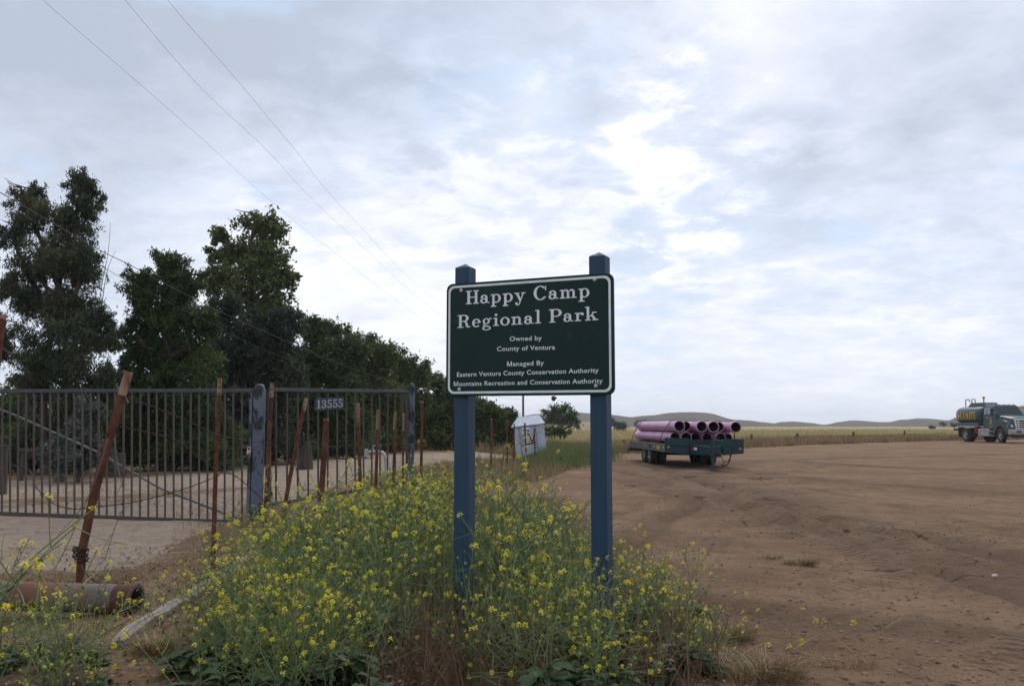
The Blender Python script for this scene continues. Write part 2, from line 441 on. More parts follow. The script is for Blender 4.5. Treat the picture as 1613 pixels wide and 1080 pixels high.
lit_f = q.ramp(q.m('ADD', s2.outputs[0], q.m('MULTIPLY', q.m('SUBTRACT', nB_, .5), 1.5)), .45, .85)
lit_c = q.mix(q.ramp(nC_, .4, .62), (.135, .078, .042), (.25, .165, .09))
c = q.mix(q.m('MULTIPLY', lit_f, .85), c, lit_c)
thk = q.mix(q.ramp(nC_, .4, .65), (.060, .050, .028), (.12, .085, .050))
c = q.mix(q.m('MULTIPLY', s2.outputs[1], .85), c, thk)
vg = q.mix(q.ramp(nB_, .4, .65), (.19, .13, .075), (.13, .13, .055))
c = q.mix(q.m('MULTIPLY', s2.outputs[2], .8), c, vg)
fl = q.mix(q.ramp(q.noise(pos, .035, 5, .6, .5), .4, .62), (.42, .32, .17), (.33, .295, .13))
fl = q.mix(q.m('MULTIPLY', q.ramp(q.noise(pos, .3, 5, .6), .5, .7), .5), fl, (.20, .15, .085))
c = q.mix(s1.outputs[1], c, fl)
ta = q.n('ShaderNodeAttribute', attribute_name='tread_along').outputs['Fac']; tx = q.n('ShaderNodeAttribute', attribute_name='tread_across').outputs['Fac']
ax_ = q.m('ABSOLUTE', tx); inb = q.ramp(ax_, .20, .15)
lug = q.m('SINE', q.m('ADD', q.m('MULTIPLY', ta, 52.0), q.m('MULTIPLY', ax_, 26.0)))
wear = q.ramp(q.noise(pos, .8, 4, .6, .3), .44, .60)
tm = q.m('MULTIPLY', q.m('MULTIPLY', inb, wear), q.m('SUBTRACT', 1.0, s1.outputs[1]))
c = q.mix(q.m('MULTIPLY', tm, q.ramp(lug, -.6, .9, .45, .1)), c, (.105, .068, .048))
q.sock(b.inputs['Base Color'], c); b.inputs['Roughness'].default_value = .95; b.inputs['Specular IOR Level'].default_value = .12
hh = q.m('ADD', q.m('MULTIPLY', nB_, .9), q.m('MULTIPLY', nC_, .34))
hh = q.m('ADD', hh, q.m('MULTIPLY', nD_, .12))
hh = q.m('ADD', hh, q.m('MULTIPLY', tm, q.m('SUBTRACT', q.m('MULTIPLY', lug, .16), .22)))
bn = q.n('ShaderNodeBump'); bn.inputs['Strength'].default_value = 1.0; bn.inputs['Distance'].default_value = .14
q.t.links.new(hh, bn.inputs['Height']); q.t.links.new(bn.outputs[0], b.inputs['Normal'])
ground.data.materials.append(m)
def HG(x, y):
    x = np.asarray(x, float); y = np.asarray(y, float)
    return base_h(x, y)+detail_h(x, y)[0]*sst(500, 120, np.hypot(x, y))
def hg(x, y): return float(HG(np.array([x]), np.array([y]))[0])
def on(px, py):
    x, y, _ = G(px, py); return Vector((x, y, hg(x, y)))
def onY(px, Y):
    x, y, _ = GY(px, Y); return Vector((x, y, hg(x, y)))

# ------------------------------------------------------------------ hills: three ridges, each a height field with gullies
def ridge(name, prof, D, depth, mat, rough_amp, base=-.6, ext=None):
    """prof: pixels of the skyline as (px, py); the crest stands at distance D"""
    P = np.array(prof, float); pxs = np.linspace(P[0, 0], P[-1, 0], 420)
    pys = np.interp(pxs, P[:, 0], P[:, 1])
    k = np.hanning(9); k /= k.sum(); pys = np.convolve(np.pad(pys, 4, 'edge'), k, 'valid')
    ts = np.concatenate([np.linspace(-1, 0, 34), np.linspace(.08, 1, 10)])
    X = np.zeros((len(ts), len(pxs))); Y = X.copy(); Z = X.copy()
    for i, t in enumerate(ts):
        d = D+t*depth
        x = (pxs-CX)/FPX*d
        top = EYE+(HZ-pys)/FPX*D
        s_ = 1-abs(t); prof_t = (s_*s_*(3-2*s_))**.8
        gul = fbm(x*4.5/depth*2, np.full_like(x, d)*2.2/depth*2, 5)
        z = base+(top-base)*prof_t+gul*rough_amp*prof_t*min(1, abs(t)*5+.04)
        X[i], Y[i], Z[i] = x, d, z
    n = len(pxs); mbv = np.stack([X, Y, Z], -1).reshape(-1, 3)
    f = [(i*n+j, i*n+j+1, (i+1)*n+j+1, (i+1)*n+j) for i in range(len(ts)-1) for j in range(n-1)]
    me = bpy.data.meshes.new(name); me.from_pydata([tuple(p) for p in mbv], [], f)
    me.polygons.foreach_set('use_smooth', [True]*len(me.polygons)); me.materials.append(mat)
    o = bpy.data.objects.new(name, me); col.objects.link(o); tag(o, kind='structure'); return o
hill_m = mk('hill_scrub', (.155, .135, .105), (.11, .105, .085), scale=.03, rough=1, detail=8, c3=(.19, .16, .12), s3=.07, lo3=.52, hi3=.66, spec=.05, bump=.4, bscale=.12)
hill_n = mk('hill_dry_grass', (.33, .25, .165), (.26, .20, .13), scale=.05, rough=1, detail=8, c3=(.15, .135, .08), s3=.06, lo3=.56, hi3=.68, spec=.05)
ridge('hills', [(-700, 650), (-200, 652), (300, 655), (700, 662), (860, 656), (905, 654), (930, 654), (960, 656.5), (985, 660.5), (1010, 659), (1030, 655), (1060, 650), (1090, 649), (1120, 650.5), (1142, 658), (1150, 661), (1200, 667), (1240, 671), (1300, 673)], 640, 270, hill_m, 9)
ridge('hills', [(1080, 672), (1120, 668), (1150, 663.5), (1168, 663), (1190, 668), (1212, 670), (1228, 665), (1244, 663), (1268, 665), (1298, 669), (1318, 665), (1340, 663), (1365, 664), (1398, 666.5), (1418, 662), (1440, 659.5), (1468, 661), (1490, 663), (1530, 661), (1700, 658), (2100, 660)], 800, 400, hill_m, 9)
ridge('hills', [(1440, 676), (1470, 671), (1492, 663), (1515, 652), (1540, 646), (1575, 642), (1613, 640), (1700, 640), (1900, 650), (2300, 655)], 520, 170, hill_m, 7)
ridge('hills', [(840, 676), (880, 668), (905, 664), (928, 664), (955, 669), (1000, 672.5), (1060, 676)], 330, 110, hill_n, 3, base=-1)
# ================================================================== LETTERING
def ring(cx, cy, rx, ry, tx, ty, a0=0, a1=360, n=40):
    """part of an oval stroke: thick at the sides, thin above and below"""
    ty = max(ty, .078)
    P = []
    for i in range(n+1):
        a = R(a0+(a1-a0)*i/n); P.append(((cx+rx*math.cos(a), cy+ry*math.sin(a)), (cx+(rx-tx)*math.cos(a), cy+(ry-ty)*math.sin(a))))
    return [[P[i][0], P[i+1][0], P[i+1][1], P[i][1]] for i in range(n)]
def rc(x0, y0, x1, y1): return [[(x0, y0), (x1, y0), (x1, y1), (x0, y1)]]
def dot(cx, cy, r): return [[(cx+r*math.cos(2*math.pi*k/16), cy+r*math.sin(2*math.pi*k/16)) for k in range(16)]]
def pg(*p): return [list(p)]
S = .078   # serif thickness
GL = {
 'H': (.98, rc(.13, 0, .31, 1)+rc(.65, 0, .83, 1)+rc(.02, 0, .42, S)+rc(.02, 1-S, .42, 1)+rc(.54, 0, .94, S)+rc(.54, 1-S, .94, 1)+rc(.31, .465, .65, .54)),
 'R': (.98, rc(.13, 0, .31, 1)+rc(.02, 0, .43, S)+rc(.02, 1-S, .5, 1)+rc(.31, .46, .5, .46+S)+ring(.47, .73, .34, .27, .18, S, -90, 90)+ring(.47, .22, .29, .30, .17, .1, 0, 80, 14)+pg((.59, .22), (.76, .22), (.78, .1), (.84, .055), (.84, 0), (.72, 0), (.62, .07))+ring(.82, .12, .12, .12, .05, .05, 270, 350, 8)),
 'P': (.88, rc(.13, 0, .31, 1)+rc(.02, 0, .43, S)+rc(.02, 1-S, .5, 1)+rc(.31, .42, .5, .42+S)+ring(.48, .71, .36, .29, .19, S, -90, 90)),
 'C': (.96, ring(.48, .5, .44, .52, .19, .07, 42, 318, 60)+rc(.80, .66, .86, 1.0)+pg((.74, .82), (.86, .66), (.86, .72), (.78, .88))+dot(.79, .19, .055)),
 'a': (.70, ring(.27, .18, .25, .195, .15, .055)+rc(.37, .07, .53, .44)+ring(.29, .41, .24, .22, .16, .06, 0, 150, 26)+dot(.13, .46, .085)+ring(.585, .115, .1, .12, .05, .06, 180, 330, 16)+rc(.37, .30, .45, .36)),
 'p': (.78, rc(.12, -.3, .28, .62)+rc(.02, .62-S, .2, .62)+rc(.02, -.3, .4, -.3+S)+ring(.40, .31, .31, .33, .165, .06, -150, 150, 40)),
 'y': (.76, pg((.06, .62), (.25, .62), (.45, .12), (.37, -.05))+pg((.57, .62), (.65, .62), (.38, -.16), (.31, -.16))+rc(.0, .62-S, .33, .62)+rc(.46, .62-S, .75, .62)+ring(.22, -.15, .16, .15, .06, .06, 180, 365, 20)+dot(.14, -.15, .085)),
 'm': (1.16, rc(.12, 0, .27, .62)+rc(.02, .62-S, .2, .62)+rc(.02, 0, .37, S)+rc(.47, 0, .62, .42)+rc(.40, 0, .70, S)+rc(.83, 0, .98, .42)+rc(.75, 0, 1.09, S)+ring(.42, .40, .20, .235, .15, .085, 0, 150, 20)+ring(.78, .40, .20, .235, .15, .085, 0, 150, 20)),
 'n': (.82, rc(.12, 0, .27, .62)+rc(.02, .62-S, .2, .62)+rc(.02, 0, .37, S)+rc(.50, 0, .65, .42)+rc(.42, 0, .76, S)+ring(.43, .40, .22, .235, .15, .085, 0, 150, 22)),
 'e': (.68, ring(.34, .31, .30, .33, .155, .065, 0, 318, 50)+rc(.1, .30, .62, .36)),
 'g': (.74, ring(.32, .40, .25, .235, .14, .055)+ring(.34, -.13, .30, .175, .11, .06)+pg((.16, .22), (.24, .2), (.2, .1), (.3, .06), (.3, -.01), (.12, .04), (.08, .13))+rc(.22, -.02, .46, .07)+ring(.60, .53, .13, .10, .05, .05, 80, 190, 10)+dot(.63, .585, .06)),
 'i': (.44, rc(.14, 0, .30, .62)+rc(.03, .62-S, .2, .62)+rc(.02, 0, .42, S)+dot(.22, .84, .098)),
 'o': (.74, ring(.36, .31, .33, .33, .165, .06)),
 'l': (.44, rc(.14, 0, .30, 1.02)+rc(.03, 1.02-S, .2, 1.02)+rc(.02, 0, .42, S)),
 'r': (.62, rc(.12, 0, .28, .62)+rc(.02, .62-S, .2, .62)+rc(.02, 0, .42, S)+ring(.44, .40, .21, .235, .08, .09, 60, 165, 16)+dot(.50, .51, .10)),
 'k': (.86, rc(.12, 0, .28, 1.02)+rc(.02, 1.02-S, .2, 1.02)+rc(.02, 0, .38, S)+pg((.28, .22), (.28, .30), (.56, .60), (.65, .60))+pg((.37, .35), (.50, .42), (.76, .03), (.58, .03))+rc(.45, .62-S, .75, .62)+rc(.48, 0, .85, S)),
 '1': (.60, rc(.21, 0, .39, 1)+rc(.05, 0, .55, .06)+pg((.05, .80), (.21, .86), (.3, 1), (.21, 1))),
 '3': (.66, ring(.31, .75, .25, .25, .15, .07, -90, 160, 26)+ring(.30, .27, .29, .27, .17, .07, -160, 90, 28)+rc(.2, .48, .33, .55)+dot(.13, .77, .09)+dot(.12, .22, .1)),
 '5': (.66, rc(.10, .86, .55, 1)+rc(.10, .48, .17, .92)+ring(.30, .32, .30, .32, .17, .07, -160, 120, 34)+dot(.12, .2, .1)),
 ' ': (.42, []),
}
def slab_text(txt, track=.0):
    """strokes of a slab-serif line, baseline at y = 0, cap height 1"""
    x = 0; out = []
    for ch in txt:
        w, st = GL[ch]
        out += [[(px+x, py) for px, py in p] for p in st]; x += w+track
    return out, x-track
def text_polys(txt, bold=0.0, sp=1.06):
    cu = bpy.data.curves.new('t', 'FONT'); cu.body = txt[1:] if txt[0] == 'M' else txt; cu.offset = bold; cu.resolution_u = 3; cu.space_character = sp
    o = bpy.data.objects.new('t', cu); col.objects.link(o)
    dg = bpy.context.evaluated_depsgraph_get(); me = bpy.data.meshes.new_from_object(o.evaluated_get(dg))
    P = [[(me.vertices[i].co.x, me.vertices[i].co.y) for i in p.vertices] for p in me.polygons]
    bpy.data.objects.remove(o); bpy.data.curves.remove(cu); bpy.data.meshes.remove(me)
    if txt[0] == 'M':   # the heavy capital M is drawn as bars and diagonals
        xs = min(p[0] for f in P for p in f)
        P = [[(x+.80-xs, y) for x, y in f] for f in P]
        P += [[(0, 0), (.13, 0), (.13, .729), (0, .729)], [(.55, 0), (.68, 0), (.68, .729), (.55, .729)], [(.13, .729), (.13, .52), (.28, 0), (.36, 0), (.36, .16)], [(.55, .729), (.32, .0), (.40, .0), (.55, .52)]]
    xs = [p[0] for f in P for p in f]; x0, x1 = min(xs), max(xs)
    return [[(x-x0, y) for x, y in f] for f in P], x1-x0

# ================================================================== PARK SIGN
TH = R(24.5)
post_paint = mk('post_paint', (.007, .038, .078), (.012, .053, .100), scale=9, rough=.6, c3=(.030, .058, .085), s3=16, lo3=.55, hi3=.70, bump=.45, bscale=30, stretch=(1, 1, .07))
sign_green = mk('sign_green', (.003, .020, .017), (.005, .025, .021), scale=4, rough=.42, c3=(.014, .046, .038), s3=5, lo3=.54, hi3=.78, spec=.22)
sign_white = mk('sign_white', (.78, .81, .82), (.68, .71, .72), scale=10, rough=.5)
bolt_m = mk('bolt_metal', (.62, .60, .56), (.48, .46, .42), scale=60, rough=.5, metal=.2)
SO = Vector((.13, 6.215, hg(.13, 6.215)))
sign = thing('park_sign', 'green park name board with white lettering on two dark blue wooden posts', 'sign', SO, -TH)
ct, st_ = math.cos(TH), math.sin(TH)
def s_local(px, py, yl):
    """panel coordinates of a pixel on the plane local y = yl"""
    d = Vector(ray(px, py)); n = Vector((st_, ct, 0)); o = Vector((0, 0, EYE))
    k = (yl-(o-SO).dot(n))/d.dot(n); p = o+d*k-SO
    return p.x*ct-p.y*st_, p.z
PH = .0575
for sx, top in ((-.519, 415.5), (.519, 397)):
    wx = SO.x+sx*ct; wy = SO.y-sx*st_
    zt = W(CX, top, wy).z-SO.z
    mb = MB(); zs = zt-.035
    mb.add([(sx-PH, -PH, -.5), (sx+PH, -PH, -.5), (sx+PH, PH, -.5), (sx-PH, PH, -.5), (sx-PH, -PH, zs), (sx+PH, -PH, zs), (sx+PH, PH, zs), (sx-PH, PH, zs), (sx, 0, zt)],
           [(3, 2, 1, 0), (0, 1, 5, 4), (1, 2, 6, 5), (2, 3, 7, 6), (3, 0, 4, 7), (4, 5, 8), (5, 6, 8), (6, 7, 8), (7, 4, 8)])
    mb.build('post', post_paint, sign, bevel=.004)
yf = -PH-.026     # panel front face
xl = s_local(702.8, 540, yf)[0]; xr = s_local(967, 540, yf)[0]
zlt = s_local(704, 447.5, yf)[1]; zlb = s_local(702.5, 624, yf)[1]; zrt = s_local(966, 429, yf)[1]; zrb = s_local(967, 621.5, yf)[1]
def rrect(x0, x1, lt, lb, rt, rb, ins, rad_, n=7):
    """rounded board outline: slightly out of level"""
    def pt(u, v): 
        x = x0+(x1-x0)*u; t = lt+(rt-lt)*u; b_ = lb+(rb-lb)*u; return (x, b_+(t-b_)*v)
    wd_, hd = x1-x0, lt-lb; a, c = ins/wd_, ins/hd; ru, rv = rad_/wd_, rad_/hd; P = []
    for cu, cv, a0 in ((1-a-ru, 1-c-rv, 0), (a+ru, 1-c-rv, 90), (a+ru, c+rv, 180), (1-a-ru, c+rv, 270)):
        for k in range(n+1):
            th = R(a0+90*k/n); P.append(pt(cu+ru*math.cos(th), cv+rv*math.sin(th)))
    return P
args = (xl, xr, zlt, zlb, zrt, zrb)
panel = MB().prism(rrect(*args, 0, .05), (0, yf, 0), (1, 0, 0), (0, 0, 1), (0, .024, 0)).build('panel', sign_green, sign, bevel=.003)
o1, i1 = rrect(*args, .018, .046), rrect(*args, .034, .038)
mb = MB(); n = len(o1)
mb.add([(x, yf-.0018, z) for x, z in o1]+[(x, yf-.0018, z) for x, z in i1], [(i, (i+1) % n, n+(i+1) % n, n+i) for i in range(n)])
mb.build('border', sign_white, panel, fix=False)
def line(polys, width, pxl, pyl, pxr, pyr, cap_px, capu):
    """one line of lettering fitted between two pixels of its baseline"""
    a = s_local(pxl, pyl, yf); b_ = s_local(pxr, pyr, yf)
    sx = (b_[0]-a[0])/width; cap = (s_local((pxl+pxr)/2, (pyl+pyr)/2-cap_px, yf)[1]-s_local((pxl+pxr)/2, (pyl+pyr)/2, yf)[1])/capu
    mb = MB()
    for i, p in enumerate(polys):
        dz = yf-.0016-.00002*(i % 24)
        mb.add([(a[0]+x*sx, dz, a[1]+(b_[1]-a[1])*(x/width)+y*cap) for x, y in p], [tuple(range(len(p)))])
    return mb.build('lettering', sign_white, panel, fix=False)
ps, w_ = slab_text('Happy Camp', .035); line(ps, w_, 733.5, 479.3, 930.5, 467.5, 21.8, 1)
ps, w_ = slab_text('Regional Park', .035); line(ps, w_, 720.5, 516.6, 943, 503.8, 20.8, 1)
for txt, a_, b_, c_, d_, cap in (('Owned by', 803, 537, 853.5, 535.5, 7.4), ('County of Ventura', 783, 552.8, 874.5, 550, 7.4), ('Managed By', 799, 576.6, 857, 574.6, 7.4),
                              ('Eastern Ventura County Conservation Authority', 720, 593.2, 943, 586.3, 7.4), ('Mountains Recreation and Conservation Authority', 715, 607.8, 949.5, 603, 7.4)):
    ps, w_ = text_polys(txt, .012); line(ps, w_, a_, b_, c_, d_, cap, .729)
for px, py in ((726.5, 457.5), (937, 440.5), (723.5, 613), (938.5, 607.5)):
    x, z = s_local(px, py, yf)
    MB().lathe([(.0135, 0), (.0135, .003), (.011, .008), (.006, .0115), (.0, .0125)], (x, yf, z), (0, -1, 0), 14).build('bolt', bolt_m, panel, smooth=40)
# lump of dried mud stuck under the board
nest_m = mk('dried_mud', (.16, .11, .075), (.10, .065, .045), scale=60, rough=1, bump=.6)
x, z = s_local(870, 624, yf)
p = Matrix.Rotation(-TH, 4, 'Z') @ Vector((x, yf+.02, z-.003)) + SO
mb = MB(); mb.lathe([(0, -.014), (.012, -.012), (.019, -.002), (.017, .008), (.010, .013), (0, .014)], (0, 0, -.011), (1, .2, .1), 10)
mb.lathe([(0, -.009), (.008, -.006), (.010, .002), (0, .01)], (.014, 0, -.008), (0, .2, 1), 8)
tag(mb.build('wasp_nest', nest_m, smooth=60), 'small brown mud lump stuck under bottom edge of the green board', 'nest').location = p

# ================================================================== GATE
gate_m = mk('gate_rusty_brown', (.060, .048, .042), (.085, .058, .045), scale=5, rough=.7, c3=(.12, .065, .04), s3=9, lo3=.58, hi3=.7, bump=.2)
gate_top_m = mk('gate_rail_grey', (.045, .05, .058), (.065, .066, .07), scale=7, rough=.6, c3=(.11, .085, .065), s3=14, lo3=.6, hi3=.7)
peel_m = mk('peeling_post_paint', (.085, .108, .145), (.12, .145, .185), scale=3, rough=.65, c3=(.018, .017, .020), s3=6.5, lo3=.50, hi3=.54, bump=.3, bscale=14, stretch=(1, 1, .4))
def leaf_gate(label, A0, A1, B0, B1, npk, frame_sides, pk=.022):
    """A0/A1 bottom and top of one end, B0/B1 of the other, in world space"""
    org = Vector((A0.x, A0.y, A0.z)); g = thing('metal_gate', label, 'gate', org)
    MB().bar(A1, B1, .05, .05).build('top_rail', gate_top_m, g, org, bevel=.004)
    MB().bar(A0, B0, .05, .05).build('bottom_rail', gate_m, g, org, bevel=.004)
    for i in range(npk):
        t = (i+.6)/(npk+.2); j = random.uniform(-.004, .004)
        a = A0.lerp(B0, t); b_ = A1.lerp(B1, t)
        MB().bar(a+Vector((j, 0, .02)), b_+Vector((-j, 0, -.02)), pk, pk, up=(0, 1, 0)).build('picket', gate_m, g, org)
    for t in frame_sides:
        a = A0.lerp(B0, t); b_ = A1.lerp(B1, t)
        MB().bar(a+Vector((0, -.002, .023)), b_+Vector((0, -.002, -.023)), .046, .046, up=(0, 1, 0)).build('end_bar', gate_m, g, org)
    return g, org
Bb, Bt = W(403, 822.5, 12.45), W(403, 614.5, 12.45)
Ab_, At_ = W(0, 808, 13.05), W(0, 615.5, 13.05)
Ab, At = Ab_+(Ab_-Bb)*.27, At_+(At_-Bt)*.27
gL, oL = leaf_gate('long brown picket gate across the sandy driveway with a slanting grey brace', Ab, At, Bb, Bt, 39, (1.0, 0.0))
# slanting pipe brace behind the pickets
brace = [W(-60, 622, 13.2), W(22, 653, 13.12), W(150, 710, 12.98), W(255, 770, 12.75), W(385, 820, 12.52)]
MB().tube(brace, .017, 8).build('brace', mk('brace_grey', (.14, .145, .155), (.10, .095, .095), scale=8, rough=.6), gL, oL, smooth=60)
MB().box(W(390, 703, 12.44), (.16, .05, .05)).build('latch', gate_m, gL, oL)
Cb, Ct = W(424, 795, 12.55), W(424, 613.5, 12.55)
Db, Dt = W(641, 759, 15.9), W(641, 616, 15.9)
gR, oR = leaf_gate('short picket gate carrying the house number plate', Cb, Ct, Db, Dt, 15, (0.0, 1.0), pk=.024)
def gate_post(label, px, Y, w, top, base):
    p = onY(px, Y); zt = W(px, top, Y).z; h = zt-p.z
    t = thing('gate_post', label, 'post', p, R(8))
    MB().box((0, 0, h/2-.2), (w, w, h+.4)).build('shaft', peel_m, t, bevel=.012)
    c = MB(); c.lathe([(w*.46, 0), (w*.46, .015), (w*.40, .045), (w*.25, .065), (0, .072)], (0, 0, h), (0, 0, 1), 20)
    c.build('cap', peel_m, t, smooth=50)
    return p, t
pA, gpA = gate_post('thick square steel post with peeling grey paint where the two gate leaves meet', 409.5, 12.5, .155, 612, 815)
MB().bar((-.11, -.06, .1), (-.11, -.06, 1.78), .04, .04, up=(0, 1, 0)).build('hinge_bar', peel_m, gpA)
for zz in (.5, 1.35): MB().bar((-.12, -.05, zz), (.0, -.05, zz), .035, .05).build('hinge', gate_m, gpA)
pB, gpB = gate_post('blotchy dark square steel post at the right end of the short gate', 649, 16, .105, 609, 765)
pl_ = W(392, 712, 12.36)
lk = thing('padlock', 'small brass padlock hanging on the gate latch', 'padlock', pl_)
MB().box((0, 0, 0), (.055, .026, .055)).build('body', mk('brass', (.62, .52, .30), (.5, .4, .22), scale=40, rough=.4, metal=.7), lk, bevel=.006)
MB().tube([(-.018, 0, .025), (-.018, 0, .06), (-.01, 0, .075), (.01, 0, .075), (.018, 0, .06), (.018, 0, .025)], .0055, 6).build('shackle', bolt_m, lk, smooth=60)
# house number
na, nb_, nc = W(497.5, 647, 13.52), W(543, 644, 14.2), W(497.5, 629, 13.52)
na.y -= .06; nb_.y -= .06
u = (nb_-na); Lw = u.length; u.normalize(); hh_ = .19
num = thing('house_number_plate', 'black plate with white house number 13555 wired to the short gate', 'number plate', na)
black_m = mk('plate_black', (.014, .016, .022), (.022, .026, .034), scale=8, rough=.55)
nrm = u.cross(Vector((0, 0, 1))).normalized()
MB().prism([(0, 0), (Lw, 0), (Lw, hh_), (0, hh_)], (0, 0, 0), u, (0, 0, 1), -nrm*.012).build('plate', black_m, num, bevel=.004)
ps, w_ = slab_text('13555', .02); mb = MB()
for i, p in enumerate(ps):
    mb.add([u*(.025+(Lw-.05)*x/w_)+Vector((0, 0, .03+.13*y))+nrm*(.0015+.00003*(i % 20)) for x, y in p], [tuple(range(len(p)))])
mb.build('digits', mk('digit_white', (.33, .38, .46), rough=.6), num, fix=False)

# ================================================================== FENCE STAKES (rusty steel)
rust_m = mk('rust', (.105, .040, .026), (.165, .070, .042), scale=9, rough=.9, c3=(.045, .020, .016), s3=16, lo3=.54, hi3=.68, bump=.5, bscale=50, spec=.2)
rust_hi = mk('rust_bare_top', (.20, .10, .065), (.36, .25, .18), scale=14, rough=.85, c3=(.10, .04, .025), s3=22, lo3=.52, hi3=.66, stretch=(1, 1, .25), spec=.2)
def t_stake(label, p0, p1, w=.042, top=.16, name='fence_stake', group='rusty steel fence stakes'):
    """steel T section from p0 to p1 with studs down the front and a worn top"""
    p0, p1 = Vector(p0), Vector(p1); ax = (p1-p0); L = ax.length; ax.normalize()
    e1 = (Vector((1, 0, 0))-ax*ax.x).normalized(); e2 = ax.cross(e1)
    t = thing(name, label, 'fence stake', p0, 0, group)
    T = [(-w/2, 0), (w/2, 0), (w/2, .007), (.005, .009), (.005, .034), (-.005, .034), (-.005, .009), (-w/2, .007)]
    s_ = 1
    def sec(h, k=1.0): return [e1*(x*k)+e2*(y) + ax*h for x, y in T]
    mb = MB(); bend = random.uniform(-.012, .012)
    hs = [-.25, 0, L*.3, L*.6, L-top]
    mb.loft([[q_+e1*bend*math.sin(math.pi*max(0, h)/L) for q_ in sec(h)] for h in hs]); st = mb
    for k in range(int(L/.06)):
        c = ax*(.06+k*.06)-e2*.004; st.bar(c-ax*.008, c+ax*.008, .014, .010, up=tuple(e2))
    mb.build('shaft', rust_m, t)
    MB().loft([sec(L-top+.0005), sec(L)]).build('worn_top', rust_hi, t)
    return t
def stake_px(label, bx, by, tx, ty, Y=None, **k):
    p0 = on(bx, by) if Y is None else onY(bx, Y); p1 = W(tx, ty, p0.y-.02)
    return t_stake(label, p0, p1, **k)
stake_px('straight rusty stake in front of the long gate just left of the thick gate post', 335, 905, 346, 595.5)
stake_px('tall rusty stake in front of the thick peeling gate post', 414, 880, 428.5, 602)
stake_px('rusty stake leaning right between the gate post and the number plate', 440, 850, 482, 627, w=.05)
stake_px('short broad red brown stake below the house number plate', 508, 0, 514, 659, Y=13.1, w=.085, top=.03)
stake_px('pale topped stake right of the number plate, first of four in a row', 572, 0, 563.5, 635, Y=11.6, w=.045, top=.3)
stake_px('pale topped stake, second of the four in a row before the short gate', 593, 0, 595.5, 645, Y=12.4, w=.042, top=.28)
stake_px('pale topped stake, third of the four in a row before the short gate', 619.5, 0, 622.5, 648, Y=13.3, w=.042, top=.28)
stake_px('thin pale topped stake close to the right gate post, last of the four', 636.5, 0, 635.8, 651, Y=14.6, w=.034, top=.28)
stake_px('dull brown stake standing alone between the right gate post and the sign', 664, 0, 665, 631, Y=16.8, w=.055, top=.05)
stake_px('very tall rusty stake cut by the left edge of the picture', -28, 0, 4, 495, Y=9.6, w=.085, top=.05)
far = 'brown stakes of the far fence beside the white shed'
stake_px('brown stake nearest the left sign post in the far row by the shed', 773.5, 0, 774.5, 658.5, Y=24, w=.055, top=.05, group=far)
stake_px('slim pale brown stake midway between the left sign post and the shed', 799, 0, 799, 662, Y=28, w=.045, top=.05, group=far)
stake_px('brown stake touching the left side of the white shed', 809, 0, 810, 667, Y=31, w=.05, top=.05, group=far)
stake_px('dark stake straight in front of the white shed', 828, 0, 826.5, 665.5, Y=33, w=.06, top=.05, group=far)
stake_px('leaning dark stake in front of the white shed, right of the straight one', 843, 0, 841.5, 674, Y=34, w=.05, top=.05, group=far)
# the bent post, a flattened steel channel
bp = on(126, 927)
P_ = [bp-Vector((0, 0, .3)), bp, W(129, 868, bp.y), W(149, 775, bp.y-.02), W(178, 672, bp.y-.05), W(192, 622, bp.y-.05), W(203, 585, bp.y-.05)]
bent = thing('bent_fence_post', 'big rusty steel channel post bent and leaning right before the gate', 'fence post', bp)
def channel(P, w, d):
    secs = []
    for i, p in enumerate(P):
        a = (P[min(i+1, len(P)-1)]-P[max(0, i-1)]).normalized(); e1 = Vector((a.z, 0, -a.x)).normalized(); e2 = a.cross(e1)
        secs.append([p+e1*x+e2*y-bp for x, y in ((-w/2, -d/2), (w*.2, -d/2), (w/2, -d*.1), (w/2, d/2), (w*.42, d/2), (w*.36, 0), (w*.1, -d*.3), (-w*.42, -d*.3), (-w*.42, d/2), (-w/2, d/2))])
    return secs
MB().loft(channel(P_[:-1], .064, .045)).build('shaft', rust_m, bent, bevel=.003)
MB().loft(channel([P_[-2]+(P_[-1]-P_[-2])*.012, P_[-1]], .0645, .0455)).build('worn_top', rust_hi, bent)
coil = MB(); cc = W(127, 872, bp.y)-bp
pts = []
for k in range(150):
    a = k*.42; pts.append(cc+Vector((math.cos(a)*(.058+.012*math.sin(k*1.7)), math.sin(a)*(.045+.01*math.cos(k)), .05*math.sin(k*.23)+.018*math.sin(k*.9))))
coil.tube(pts, .005, 4); coil.build('wire_coil', mk('old_wire', (.035, .022, .018), (.06, .035, .025), scale=30, rough=.9), bent)

